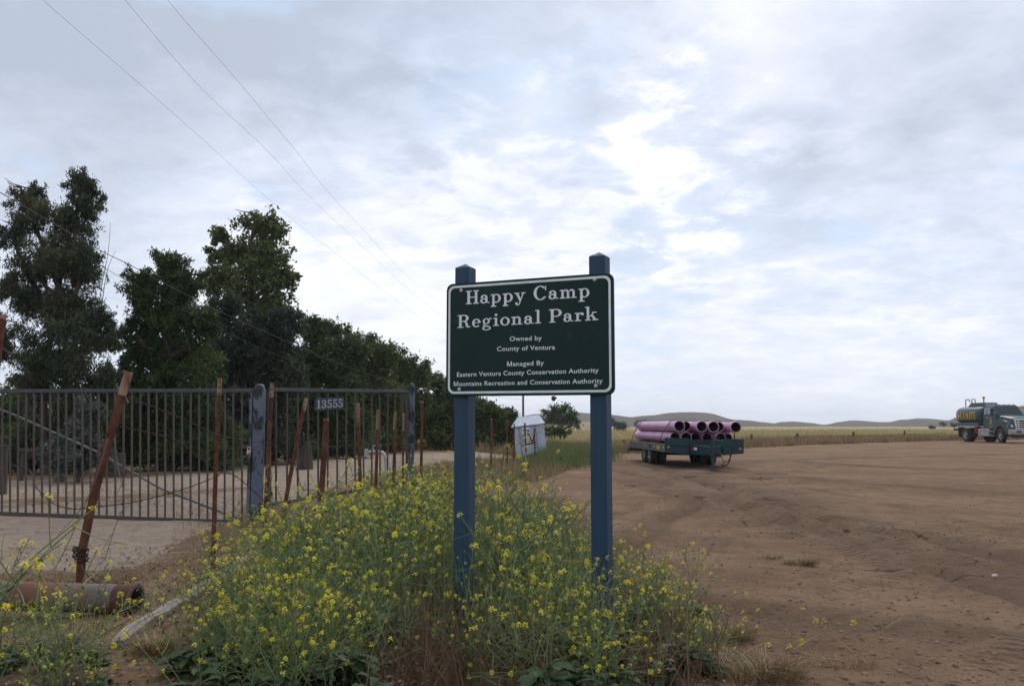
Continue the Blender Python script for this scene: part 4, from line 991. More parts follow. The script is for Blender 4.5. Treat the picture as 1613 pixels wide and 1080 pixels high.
for s_ in (-1, 1):
    fp = [(1.02, .62), (1.10, 1.0), (1.06, 1.30), (.85, 1.50), (.45, 1.60), (-.25, 1.60), (-.62, 1.48), (-.80, 1.15), (-.82, .70)]+arch[::-1]
    MB().prism(fp, (0, s_*.70 if s_ > 0 else -1.14, 0), (1, 0, 0), (0, 0, 1), (0, .44, 0)).build('fender', tk_green, tk, bevel=.035)
    MB().lathe([(.12, 0), (.12, .02), (.06, .05), (0, .055)], (.93, s_*1.09, 1.20), (.75, s_*.66, 0), 12).build('turn_lamp', amber_m, tk)
    MB().lathe([(.10, 0), (.10, .02), (.05, .04), (0, .045)], (1.06, s_*.93, 1.19), (.95, s_*.3, 0), 12).build('headlight', wht_m, tk)
gr = MB(); o1 = [(-.80, 1.70), (.80, 1.70), (.72, 1.00), (-.72, 1.00)]; i1 = [(-.68, 1.60), (.68, 1.60), (.63, 1.07), (-.63, 1.07)]
gr.add([(1.10, y, z) for y, z in o1]+[(1.17, y*.98, z) for y, z in o1]+[(1.17, y, z) for y, z in i1]+[(1.10, y, z) for y, z in i1],
       [(i, (i+1) % 4, 4+(i+1) % 4, 4+i) for i in range(4)]+[(4+i, 4+(i+1) % 4, 8+(i+1) % 4, 8+i) for i in range(4)]+[(8+i, 8+(i+1) % 4, 12+(i+1) % 4, 12+i) for i in range(4)])
for z in (1.20, 1.335, 1.47): gr.box((1.14, 0, z), (.05, 1.30, .055))
for s_ in (-1, 1): gr.prism([(s_*.52, 1.08), (s_*.45, 1.08), (s_*.47, 1.59), (s_*.54, 1.59)], (1.135, 0, 0), (0, 1, 0), (0, 0, 1), (.033, 0, 0))
grl = gr.build('grille', chrome, tk, bevel=.008)
MB().box((1.10, 0, 1.335), (.03, 1.3, .52)).build('grille_mesh', dark_m, grl)
MB().lathe([(.12, 0), (.12, .012), (0, .014)], (1.167, 0, 1.335), (1, 0, 0), 20).build('badge', mk('badge_blue', (.02, .04, .10), rough=.4), grl)
bm_ = MB(); bm_.prism([(1.02, .60), (1.20, .58), (1.26, .70), (1.26, .93), (1.20, .97), (1.02, .97)], (0, -1.18, 0), (1, 0, 0), (0, 0, 1), (0, 2.36, 0)); bp_ = bm_.build('bumper', steel_m, tk, bevel=.02)
MB().box((1.265, .25, .80), (.012, .34, .16)).build('number_plate', yel_m, bp_)
for y in (-.55, .75): MB().box((1.263, y, .80), (.012, .32, .12)).build('bumper_slot', dark_m, bp_)
MB().box((1.08, 0, .48), (.2, 1.9, .18)).build('valance', under_m, tk, bevel=.02)
for y in (-.7, -.35, 0, .35, .7): MB().lathe([(.045, 0), (.04, .04), (0, .055)], (-1.2, y, 2.715), (0, 0, 1), 10).build('roof_marker', amber_m, tk)
MB().box((-.78, -.35, 2.02), (.14, .35, .16)).build('dash_vest', mk('hi_vis', (.25, .50, .28), rough=.8), tk)
MB().tube([(0, -.95, .53), (0, .95, .53)], .07, 8).build('front_axle', under_m, tk); MB().tube([(-4.5, -.95, .53), (-4.5, .95, .53)], .09, 8).build('rear_axle', under_m, tk)

# ================================================================== WHITE SHED (leaning metal cabin)
sh_m = mk('shed_white_sheet', (.50, .55, .60), (.42, .48, .54), scale=2, rough=.6, c3=(.20, .17, .15), s3=2.2, lo3=.56, hi3=.78)
sh_r = mk('shed_roof_sheet', (.62, .66, .70), (.52, .57, .62), scale=2, rough=.55)
sh_d = mk('shed_trim', (.30, .34, .38), (.24, .27, .30), scale=5, rough=.7)
so = onY(838.5, 36.0); shd = thing('metal_shed', 'small pale metal shed leaning left in the weeds with a blue and white notice', 'shed', so, R(-11)); shd.rotation_euler = (R(2), R(-6.5), R(-11))
hw, hd, hz_ = .54, .52, 1.36
mb = MB(); mb.box((0, 0, hz_/2-.1), (2*hw, 2*hd, hz_+.2))
mb.build('wall', sh_m, shd)
rb = MB()
for k in range(9): rb.box((-hw+.06+k*(2*hw-.12)/8, -hd-.006, hz_/2), (.025, .012, hz_-.02))
for k in range(8): rb.box((hw+.006, -hd+.06+k*(2*hd-.12)/7, hz_/2), (.012, .025, hz_-.02))
rb.build('wall_rib', sh_m, shd)
mb = MB(); e = .06
P = [Vector(p) for p in ((-hw-e, -hd-e, hz_), (hw+e, -hd-e, hz_), (hw+e, hd+e, hz_), (-hw-e, hd+e, hz_), (-hw+.16, -.05, hz_+.36), (hw-.10, -.05, hz_+.36), (hw-.10, .1, hz_+.36), (-hw+.16, .1, hz_+.36))]
mb.add(P, [(3, 2, 1, 0), (0, 1, 5, 4), (1, 2, 6, 5), (2, 3, 7, 6), (3, 0, 4, 7), (4, 5, 6, 7)])
for k in range(7):
    t = k/6; a = P[0].lerp(P[1], t); b_ = P[4].lerp(P[5], t); mb.bar(a+Vector((0, -.004, .006)), b_+Vector((0, -.004, .006)), .022, .014)
mb.build('roof', sh_r, shd)
MB().box((0, -hd-.02, hz_-.03), (2*hw+.04, .03, .05)).build('fascia', sh_d, shd)
dr_ = MB()
for a_, b_ in (((-.30, .02), (-.30, 1.30)), ((.36, .02), (.36, 1.30)), ((-.30, 1.30), (.36, 1.30))): dr_.bar((a_[0], -hd-.016, a_[1]), (b_[0], -hd-.016, b_[1]), .03, .02, up=(0, 1, 0))
dr_.box((.28, -hd-.024, .62), (.05, .02, .12)); dr_.box((-.30, -hd-.022, .3), (.06, .015, .09)); dr_.box((-.30, -hd-.022, 1.0), (.06, .015, .09)); dr_.build('door_frame', sh_d, shd)
nt_ = MB().box((-.04, -hd-.022, 1.16), (.33, .012, .24)).build('notice', mk('notice_white', (.72, .74, .78), rough=.6), shd)
nk = MB()
for x, z, w_, h_ in ((-.13, 1.19, .10, .05), (-.02, 1.17, .08, .04), (.06, 1.14, .08, .09), (-.10, 1.10, .14, .025)): nk.box((x, -hd-.0305, z), (w_, .005, h_))
nk.build('notice_marks', mk('notice_blue', (.03, .09, .25), rough=.6), nt_)
zz = MB(); pts = [(-.42, .78), (-.28, .62), (-.16, .80), (-.02, .62), (.12, .80), (.27, .64), (.42, .80)]
for a, b_ in zip(pts[:-1], pts[1:]): zz.bar((a[0], -hd-.015, a[1]), (b_[0], -hd-.015, b_[1]), .014, .014, up=(0, 1, 0))
zz.build('wall_marks', mk('mark_grey', (.14, .16, .20), rough=.8), shd)
MB().bar((-.40, -hd-.02, .98), (.4, -hd-.02, .98), .02, .02).build('rail', sh_d, shd)
# bent dark rails propped in front of the shed
o = onY(822, 33.5); br = MB()
for a, b_ in (((822, 702), (842, 697)), ((831, 681), (839, 697)), ((839, 697), (843, 675))):
    br.bar(W(a[0], a[1], 33.6)-o, W(b_[0], b_[1], 33.6)-o, .05, .04, up=(0, 1, 0))
ob = br.build('bent_rail', rust_m); ob.location = o; tag(ob, 'bent dark metal rails propped before the white shed', 'rail')

# ================================================================== FAR FENCE ALONG THE LOT
fp_m = mk('fence_post_wood', (.085, .055, .042), (.14, .10, .075), scale=9, rough=.95, stretch=(1, 1, .2))
tops = []
for px, yb, yt, lb in ((1188, 700, 683.5, 'pale brown wooden post just right of the pipe trailer'), (1260.5, 697.5, 682, 'short dark wooden post second from the pipe trailer'), (1349.5, 695, 679.5, 'reddish dark wooden post midway between trailer and truck'), (1430, 691.5, 677.5, 'slim faint wooden post nearest the tank truck'), (985, 708, 692, 'dark wooden post at the left rear of the trailer')):
    p = on(px, yb); p.y += .6; t_ = W(px, yt, p.y); h = max(.5, t_.z-p.z)
    t = thing('field_fence_post', lb, 'fence post', p, random.random(), 'wooden posts along the far edge of the dirt lot')
    w = .10 if px != 1430 else .075
    MB().loft([[Vector((w*k*math.cos(a), w*k*math.sin(a), z)) for a in np.linspace(0, 2*math.pi, 11)[:-1]] for z, k in ((-.3, 1.05), (h*.5, 1), (h-.03, .95), (h, .82))]).build('post', fp_m, t, smooth=40)
    tops.append((px, p+Vector((0, 0, h*.62))))
tops.sort(key=lambda a: a[0]); tops.append((1520, tops[-1][1]+(tops[-1][1]-tops[-2][1])*1.05))
for k, lb in enumerate(('sagging cable behind the trailer between two wooden posts', 'sagging cable between the first two posts right of the trailer', 'sagging cable between the two middle posts of the field fence', 'sagging cable left of the slim faint post', 'sagging cable running from the slim faint post to behind the truck')):
    a, b_ = tops[k][1], tops[k+1][1]
    P = [a.lerp(b_, t)+Vector((0, 0, -.10*4*t*(1-t))) for t in np.linspace(0, 1, 13)]
    ob = MB().tube([p-a for p in P], .022, 5).build('fence_cable', rust_m); ob.location = a; tag(ob, lb, 'cable', 'cables of the field fence')

# ================================================================== POWER POLES AND LINES
pole_m = mk('pole_timber', (.13, .11, .095), (.09, .075, .065), scale=4, rough=.95)
cable_m = mk('power_cable', (.22, .23, .25), (.26, .27, .29), scale=2, rough=.7)
cable_d = mk('dark_cable', (.018, .020, .024), (.03, .032, .036), scale=2, rough=.6)
def utility_pole(label, px, Y, top, r, arm, zarm=.35):
    b_ = onY(px, Y); zt = W(px, top, Y).z; h = zt-b_.z; t = thing('utility_pole', label, 'pole', b_, R(6))
    MB().tube([(0, 0, -.5), (0, 0, h*.5), (0, 0, h)], [r*1.25, r*1.1, r*.85], 12).build('pole', pole_m, t, smooth=50)
    if arm:
        a = MB().box((0, -r, h-zarm), (arm, r*.9, r*1.1)).build('crossarm', pole_m, t)
        for x in (-.45, -.15, .15, .45): MB().lathe([(r*.35, 0), (r*.5, r*.7), (r*.3, r*1.4), (0, r*1.5)], (x*arm, -r, h-zarm+r*.5), (0, 0, 1), 8).build('insulator', chrome, a)
    return b_, zt
pb, pz = utility_pole('thin utility pole rising behind the white shed and the sign', 824, 80, 578, .09, 2.6, .2)
utility_pole('distant utility pole with a wide crossarm beside the far dark tree', 856.5, 300, 643.5, .20, 3.4, .4)
def power_line(label, pts, r, mat=None):
    Q = smooth_pts([W(*p) for p in pts], 10); o = Q[0].copy()
    ob = MB().tube([p-o for p in Q], r, 6).build('power_line', mat or cable_m); ob.location = o
    return tag(ob, label, 'cable', 'overhead lines along the tree row')
def invd(P, d0, d1):
    L = [0]
    for a, b_ in zip(P[:-1], P[1:]): L.append(L[-1]+math.hypot(b_[0]-a[0], b_[1]-a[1]))
    return [(p[0], p[1], 1/((1/d0)*(1-l/L[-1])+(1/d1)*l/L[-1])) for p, l in zip(P, L)]
power_line('lowest of the three thin overhead lines, crossing above the tall left tree', invd([(-70, -125), (67, 0), (200, 115), (320, 220), (425, 315), (530, 400), (697, 522), (818, 583)], 11.5, 80), .0025)
power_line('middle one of the three thin overhead lines in the clouds', invd([(100, -130), (197, 0), (320, 142), (420, 236), (530, 350), (700, 500), (823, 580)], 11.5, 80), .0025)
power_line('rightmost of the three thin overhead lines in the clouds', invd([(176, -130), (264, 0), (375, 128), (465, 236), (550, 338), (695, 480), (828, 578)], 11.5, 80), .0025)
power_line('thick dark cable running down across the trees from the left edge', invd([(-160, 208), (0, 303), (150, 390), (210, 420), (330, 483), (430, 528), (560, 582), (650, 608), (705, 615), (826, 630)], 10, 70), .006, cable_d)
power_line('thinner cable below the thick dark one across the trees', invd([(-100, 268), (60, 352), (175, 428), (250, 468), (330, 508), (430, 556), (580, 605), (700, 624), (826, 640)], 10, 70), .0032, cable_d)
# ================================================================== TREES
bark_m = mk('bark', (.045, .036, .03), (.085, .07, .058), scale=6, rough=1, stretch=(1, 1, .2), bump=.4)
euc_m = mk_leaf('leaf_eucalyptus', (.032, .050, .028), (.092, .120, .068), (.14, .145, .072), trans=.3)
dkg_m = mk_leaf('leaf_dark', (.024, .050, .016), (.068, .115, .034), (.10, .15, .044), trans=.3)
ylg_m = mk_leaf('leaf_yellow_green', (.060, .095, .024), (.150, .170, .045), (.090, .140, .040), trans=.38)
gry_m = mk_leaf('leaf_grey_green', (.030, .045, .032), (.058, .078, .052), (.075, .09, .055), trans=.2)
brg_m = mk_leaf('leaf_bright_green', (.045, .100, .018), (.085, .16, .030), None, trans=.35)
hdg_m = mk_leaf('leaf_hedge', (.040, .068, .020), (.105, .142, .042), (.14, .15, .050), trans=.32)
def unit(n):
    v = rng.normal(size=(n, 3)); return v/np.linalg.norm(v, axis=1, keepdims=True)
def leaves(C, L, wr, droop, spread):
    """diamond leaves round the centres C"""
    n = len(C); ax = unit(n); ax[:, 2] -= droop; ax /= np.linalg.norm(ax, axis=1, keepdims=True)
    sd_ = np.cross(ax, unit(n)); sd_ /= np.linalg.norm(sd_, axis=1, keepdims=True)+1e-9
    l = L*rng.uniform(.6, 1.25, (n, 1)); w = l*wr
    fold = np.cross(ax, sd_)*l*.10
    return np.stack([C-ax*l*.5, C+sd_*w*.5+fold-ax*l*.08, C+ax*l*.5, C-sd_*w*.5+fold-ax*l*.08], 1)
def tree(name, label, D, base_px, blobs, mat, Lk=.0050, wr=.30, droop=.9, dens=1.0, cat='tree', group=None, trunk_r=.14, stems=1, depth=.8, clump=.34, bare=(), base_z=None, trunk=True):
    b_ = onY(base_px, D); t = thing(name, label, cat, b_, 0, group)
    B = []
    for px, py, rx, ry in blobs:
        c = W(px, py, D+rng.uniform(-.4, .4)*rx*D/FPX) - b_; B.append((np.array(c), rx*D/FPX, ry*D/FPX, rx*ry*math.pi))
    if trunk:
        mb = MB()
        for s_ in range(stems):
            off = Vector((random.uniform(-.35, .35), random.uniform(-.3, .3), 0))*(0 if stems == 1 else 1)
            bb = B if stems == 1 else [B[i] for i in range(len(B)) if i % stems == s_]
            hub = Vector(tuple(np.mean([q_[0] for q_ in bb], 0)))
            mid = Vector((hub.x*.45+off.x, hub.y*.4+off.y, hub.z*.5)); top = Vector((hub.x, hub.y, hub.z*1.15))
            tr_ = smooth_pts([off+Vector((0, 0, -.3)), off+Vector((0, 0, .1)), mid, top], 6); k = len(tr_)
            mb.tube(tr_, [trunk_r*(1.25-.95*i/k) for i in range(k)], 8)
            for c, rx, ry, _ in bb:
                c = Vector(tuple(c)); a = min(tr_, key=lambda p: (p-(c-Vector((0, 0, ry)))).length + (0 if p.z < c.z else 3))
                m1 = a.lerp(c, .5)+Vector((random.uniform(-.2, .2), random.uniform(-.2, .2), -.15*rx))
                lm = smooth_pts([a, m1, c, c+Vector((random.uniform(-.5, .5)*rx, random.uniform(-.3, .3)*rx, .75*ry))], 4); n_ = len(lm)
                mb.tube(lm, [trunk_r*.55*(1-.85*i/n_) for i in range(n_)], 6)
                for _k in range(7):
                    p = lm[random.randrange(n_//3, n_)]; d = Vector(tuple(unit(1)[0])); d.z = abs(d.z)*.7
                    q_ = p+Vector((d.x*rx*.85, d.y*rx*.85, d.z*ry*.85)); mb.tube([p, p.lerp(q_, .5)+Vector((0, 0, -.04)), q_], [trunk_r*.14, trunk_r*.09, trunk_r*.04], 4)
        for P in bare:
            pts = [W(px, py, D)-b_ for px, py in P]; mb.tube(smooth_pts(pts, 4), [.011-.008*i/((len(pts)-1)*4+1) for i in range((len(pts)-1)*4+1)], 5)
        mb.build('trunk', bark_m, t, smooth=60)
    L = Lk*D; cs = []
    for c, rx, ry, area in B:
        N = area*dens*1.15/((Lk/.0050)**2*wr/.30); per = 14; R3 = np.array([rx, rx*depth, ry])
        ns_ = max(5, int(7+area/260)); kc = max(2, int(N/per/ns_))
        u_ = unit(ns_); u_[:, 2] = u_[:, 2]*.9+.18; r0 = .15+.35*rng.random((ns_, 1)); r1 = rng.uniform(.72, 1.22, (ns_, 1))
        tt = (rng.random((ns_, kc, 1))**.75)
        cc = c+(u_*r0)[:, None]*R3+(u_*(r1-r0))[:, None]*R3*tt
        cc = (cc+np.array([0, 0, -.10*ry])*tt**2+rng.normal(size=(ns_, kc, 3))*R3*.075).reshape(-1, 3)
        cr = (clump*rng.uniform(.45, 1.15, (ns_*kc, 1))*np.clip(1.25-.6*tt.reshape(-1, 1), .5, 1.2))*min(1.0, (rx+ry)*.5)
        pts = cc[:, None, :]+rng.normal(size=(len(cc), per, 3))*cr[:, None, :]*np.array([.5, .5, .5])
        cs.append(pts.reshape(-1, 3))
    C = np.concatenate(cs); C = C[C[:, 2] > .02]
    np_mesh('crown', leaves(C, L, wr, droop, 0), 4, mat, t)
    return t
row = 'trees of the dark row behind the gate'
tree('eucalyptus_tree', 'tall ragged eucalyptus with several stems at the far left behind the gate', 21.5, 100,
     [(38, 318, 34, 30), (128, 298, 30, 32), (145, 330, 25, 26), (88, 352, 60, 34), (20, 370, 24, 40), (70, 410, 62, 44), (125, 420, 42, 46), (30, 455, 36, 36), (100, 490, 66, 44), (95, 560, 66, 56), (150, 520, 34, 44), (55, 600, 34, 60), (120, 640, 52, 62), (80, 690, 48, 46), (172, 545, 20, 30), (80, 725, 56, 26), (15, 720, 50, 30), (0, 540, 26, 50), (165, 600, 26, 40), (150, 690, 40, 46)],
     euc_m, wr=.26, droop=1.1, stems=3, trunk_r=.13, group=row, dens=.80, clump=.28,
     bare=[[(150, 540), (160, 450), (170, 400), (174, 350)], [(158, 500), (168, 430), (182, 395)], [(150, 520), (150, 440), (146, 400)]])
tree('broadleaf_tree', 'broad dark green tree right of the tall ragged eucalyptus', 23, 268,
     [(262, 424, 40, 28), (225, 455, 34, 34), (292, 450, 34, 36), (250, 490, 56, 44), (300, 520, 44, 46), (232, 550, 40, 44), (285, 580, 60, 50), (215, 520, 24, 30), (250, 640, 50, 56), (310, 650, 50, 60), (280, 700, 70, 34), (345, 700, 50, 34), (250, 722, 60, 24), (330, 726, 56, 22), (205, 600, 26, 40), (205, 690, 34, 46)],
     dkg_m, wr=.32, droop=.8, trunk_r=.2, group=row, dens=1.0, clump=.30)
tree('poplar_tree', 'tallest sunlit yellow green tree standing up behind the dark row', 43, 405,
     [(405, 352, 32, 26), (430, 372, 26, 30), (345, 372, 17, 22), (375, 400, 40, 34), (425, 410, 38, 34), (448, 440, 22, 28), (400, 450, 56, 40), (345, 440, 30, 40), (430, 490, 38, 34), (380, 510, 46, 40), (400, 570, 60, 50), (335, 400, 14, 16)],
     ylg_m, wr=.55, droop=.3, trunk_r=.26, group=row, dens=.85, clump=.42)
tree('grey_green_tree', 'rounded grey green tree in front of the sunlit tall tree', 27, 410,
     [(440, 508, 38, 24), (405, 520, 36, 30), (355, 500, 34, 40), (450, 545, 30, 34), (400, 570, 56, 46), (345, 570, 46, 50), (440, 610, 44, 46), (380, 640, 66, 50), (420, 690, 60, 34), (345, 690, 46, 36), (390, 712, 60, 24), (450, 705, 46, 26)],
     gry_m, wr=.30, droop=.9, trunk_r=.18, group=row, dens=1.05)
for args in (('dark bushy tree directly left of the number plate', 31, 500, [(492, 522, 30, 20), (520, 532, 34, 24), (535, 560, 40, 34), (485, 575, 34, 40), (515, 620, 50, 50), (480, 660, 40, 46), (540, 670, 44, 40), (505, 702, 50, 26), (555, 700, 40, 22)], dkg_m),
             ('mid green bushy tree above the number plate', 37, 575, [(552, 545, 28, 20), (575, 552, 30, 22), (598, 570, 30, 26), (560, 605, 36, 36), (600, 635, 44, 46), (570, 670, 44, 36), (600, 695, 40, 18)], hdg_m),
             ('bushy tree above the right end of the short gate', 43, 640, [(612, 562, 26, 18), (632, 574, 26, 20), (654, 590, 28, 22), (640, 605, 30, 24), (635, 630, 38, 36), (660, 660, 36, 36), (630, 685, 40, 24)], hdg_m),
             ('sloping bushy tree just left of the left sign post', 50, 690, [(664, 592, 24, 16), (682, 603, 24, 18), (705, 618, 24, 18), (685, 650, 30, 30), (700, 680, 34, 24)], dkg_m),
             ('low dense tree seen between the two sign posts', 43, 745, [(718, 620, 22, 14), (738, 632, 24, 14), (752, 645, 26, 16), (712, 660, 26, 26), (735, 670, 32, 24), (765, 680, 30, 24), (740, 696, 40, 16), (700, 690, 36, 20), (775, 662, 24, 18)], hdg_m),
             ('lowest tree at the end of the row behind the white shed', 46, 795, [(768, 645, 20, 10), (786, 650, 20, 10), (806, 654, 18, 10), (800, 666, 22, 12), (795, 680, 28, 18), (815, 690, 16, 14), (780, 694, 30, 14), (785, 664, 22, 14)], hdg_m)):
    lb, D, bx, bl, mt = args
    tree('bushy_tree', lb, D, bx, bl, mt, wr=.36, droop=.35, trunk_r=.16, group=row, dens=1.35, clump=.5)
    # loose upright sprays along the top
tree('oak_tree', 'dark round topped tree with open crown beyond the white shed', 100, 884,
     [(884, 643, 14, 7), (897, 650, 12, 8), (872, 652, 10, 7), (885, 660, 20, 9), (900, 665, 10, 10), (866, 662, 9, 8), (858, 648, 5, 3)], dkg_m, Lk=.0032, wr=.5, droop=.2, trunk_r=.3, dens=.9, clump=.8)
tree('low_bush', 'dark low bush at the foot of the round topped tree', 62, 872, [(868, 680, 18, 12), (884, 684, 16, 11), (875, 692, 22, 9)], hdg_m, Lk=.004, wr=.5, droop=.1, cat='bush', trunk_r=.06, dens=1.2)
fd = 'small dark trees far off beyond the field'
tree('field_tree', 'small dark distant tree between the right sign post and trailer', 210, 967, [(966, 666, 8, 5), (972, 669, 6, 4)], dkg_m, Lk=.002, wr=.6, droop=.1, group=fd, trunk_r=.25, dens=1.3, clump=1.0)
tree('field_tree', 'nearer dark field tree touching the right sign post side', 150, 979, [(979, 674, 8, 8), (974, 682, 7, 6), (984, 683, 6, 6)], gry_m, Lk=.0025, wr=.6, droop=.1, group=fd, trunk_r=.2, dens=1.3, clump=.9)
tree('field_tree', 'flat dark distant tree just above the rear of the purple pipes', 240, 1011, [(1011, 667, 9, 5), (1004, 669, 5, 3)], dkg_m, Lk=.002, wr=.6, droop=.1, group=fd, trunk_r=.25, dens=1.3, clump=1.0)
tree('field_tree', 'small dark distant tree right beside the round topped tree', 160, 909, [(909, 668, 5, 5), (911, 673, 5, 3)], dkg_m, Lk=.002, wr=.6, droop=.1, group=fd, trunk_r=.2, dens=1.3, clump=.8)
for k, (px, py, D, lb) in enumerate(((1300, 681, 105, 'faint green shrub in the field above the middle fence cable'), (1272, 683, 95, 'grey green shrub in the field right of the short dark post'), (1484, 666, 300, 'dark shrub on the slope left of the tank truck'), (1500, 668, 260, 'dark shrub on the slope touching the tank truck'), (1466, 672, 220, 'low green shrub on the slope below the right hill'))):
    tree('field_shrub', lb, D, px, [(px, py+1, 4, 2), (px+3, py+2, 4, 2)], gry_m if k != 2 else hdg_m, Lk=.002, wr=.6, droop=0, cat='shrub', group='shrubs in the far field', trunk_r=.08, dens=1.2, clump=.6)
tree('saltbush', 'pale grey green bush behind the long gate under the ragged eucalyptus', 18.7, 130, [(130, 690, 34, 36), (110, 720, 44, 30), (155, 725, 34, 26), (140, 650, 24, 24)], mk_leaf('leaf_saltbush', (.060, .080, .070), (.12, .145, .125), None, trans=.15), Lk=.0045, wr=.42, droop=.1, cat='bush', trunk_r=.05, dens=.9)
tree('orchard_tree', 'bright green leafy tree low at the far left behind the gate', 36, 15, [(25, 640, 40, 40), (-20, 650, 44, 44), (40, 690, 50, 34)], brg_m, Lk=.004, wr=.45, droop=.3, trunk_r=.1, group='bright green trees behind the gate', dens=1.1)
tree('orchard_tree', 'bright green leafy tree glimpsed between the eucalyptus and broad dark tree', 37, 185, [(190, 650, 34, 46), (165, 690, 44, 36), (215, 690, 44, 34)], brg_m, Lk=.004, wr=.45, droop=.3, trunk_r=.1, group='bright green trees behind the gate', dens=1.1)
# odd things behind the gate
stump_m = mk('stump_wood', (.045, .033, .027), (.085, .062, .05), scale=8, rough=1, stretch=(1, 1, .25), bump=.5)
p = onY(184, 20.5); t = thing('tree_stump', 'short leaning wooden stump behind the long gate', 'stump', p)
mb = MB(); mb.loft([[Vector((.02+.16*z+.22*k*math.cos(a)*(1+.1*math.sin(3*a)), .16*k*math.sin(a), z)) for a in np.linspace(0, 2*math.pi, 13)[:-1]] for z, k in ((-.2, 1.25), (.1, 1.05), (.35, .85), (.55, .7))]); mb.build('wood', stump_m, t, smooth=50)
p = onY(484, 24); t = thing('tree_stump', 'broken brown stump seen through the short gate left of the broad stake', 'stump', p)
MB().loft([[Vector((.05*z+.17*k*math.cos(a)*(1+.16*math.sin(2*a+1)), .15*k*math.sin(a), z)) for a in np.linspace(0, 2*math.pi, 13)[:-1]] for z, k in ((-.2, 1.2), (.15, 1), (.45, .8), (.75, .45))]).build('wood', stump_m, t, smooth=50)
p = onY(65, 19); t = thing('wooden_rail', 'old grey horizontal plank on two stubs behind the gate at left', 'rail', p)
zr = W(65, 708, 19).z-p.z
MB().box((0, 0, zr), (.85, .05, .085)).build('plank', stump_m, t); 
for x in (-.36, .36): MB().box((x, .06, zr/2-.1), (.06, .06, zr+.2)).build('stub', stump_m, t)
p = onY(3, 15.5); t = thing('short_post', 'short brown round post at the left edge behind the gate', 'post', p)
MB().tube([(0, 0, -.3), (0, 0, .4), (0, 0, .85)], [.17, .16, .15], 12).build('wood', stump_m, t, smooth=50)
stone('stone', 'grey boulder under the pale bush behind the gate', 'stone', onY(100, 18.8), .14, mk('boulder_grey', (.20, .17, .145), (.13, .11, .095), scale=10, rough=1, bump=.4), seed=9, sq=.9)
p = onY(588, 20.5); t = thing('standpipe', 'bent grey metal pipe sticking out behind the short gate', 'pipe', p); sm = mk('galvanised', (.40, .42, .45), (.28, .30, .33), scale=20, rough=.5, metal=.5)
zz_ = W(588, 715, 20.5).z-p.z
MB().tube(smooth_pts([Vector(v) for v in ((.32, 0, -.2), (.32, 0, zz_*.5), (.28, 0, zz_), (.1, 0, zz_+.06), (-.12, 0, zz_+.04), (-.16, 0, zz_+.02))], 6), .035, 8).build('tube', sm, t, smooth=60)
MB().tube([(-.14, 0, zz_-.06), (-.14, 0, zz_+.12)], .05, 8).build('valve', sm, t); MB().tube([(.02, 0, zz_+.06), (.02, 0, zz_+.2), (.2, 0, zz_+.2)], .018, 6).build('lever', sm, t)

# ================================================================== WILD MUSTARD
stem_m = mk_leaf('mustard_stem', (.095, .145, .045), (.200, .245, .095), None, trans=0)
petal_m = mk_leaf('mustard_petal', (.74, .60, .02), (.84, .74, .06), None, trans=.25, rough=.6)
mleaf_m = mk_leaf('mustard_leaf', (.026, .060, .022), (.070, .120, .040), None, trans=.2)
rd = random.Random(5)
def flower_head(Q, c, d, n, sc=1.0):
    """Q collects petal quads"""
    d = d.normalized(); e1 = d.orthogonal().normalized(); e2 = d.cross(e1)
    for k in range(n):
        a = k*2.4+rd.random(); rr = .003+.015*math.sqrt((k+.3)/n)*sc; hgt = (.014-.026*(k/n))*sc+rd.uniform(-.003, .003)
        o = c+(e1*math.cos(a)+e2*math.sin(a))*rr+d*hgt
        fn = ((e1*math.cos(a)+e2*math.sin(a))*(.9*k/n)+d+Vector((rd.uniform(-.3, .3),)*3)).normalized(); f1 = fn.orthogonal().normalized(); f2 = fn.cross(f1); ph = rd.random()*1.5
        s_ = rd.uniform(.0062, .0088)*sc
        for j in range(4):
            b_ = ph+j*math.pi/2; u_ = f1*math.cos(b_)+f2*math.sin(b_); v_ = f1*-math.sin(b_)+f2*math.cos(b_)
            Q.append([o, o+u_*s_*.75+v_*s_*.42+fn*s_*.2, o+u_*s_*1.15+fn*s_*.12, o+u_*s_*.75-v_*s_*.42+fn*s_*.2])
def leaf_blade(LQ, o, d, L, w):
    d = d.normalized(); s_ = d.cross(Vector((0, 0, 1)))
    if s_.length < .1: s_ = Vector((1, 0, 0))
    s_.normalize(); n_ = s_.cross(d)
    prof = [(0, .10), (.2, .55), (.38, .8), (.5, .62), (.68, 1.0), (.86, .72), (1, .05)]
    prev = None
    for t, k in prof:
        dr = d*(L*t)+Vector((0, 0, -.45*L*t*t)); c = o+dr; kk = k*w*rd.uniform(.75, 1.15)
        cur = (c-s_*kk+n_*kk*.35, c, c+s_*kk+n_*kk*.35)
        if prev: LQ.append([prev[0], prev[1], cur[1], cur[0]]); LQ.append([prev[1], prev[2], cur[2], cur[1]])
        prev = cur
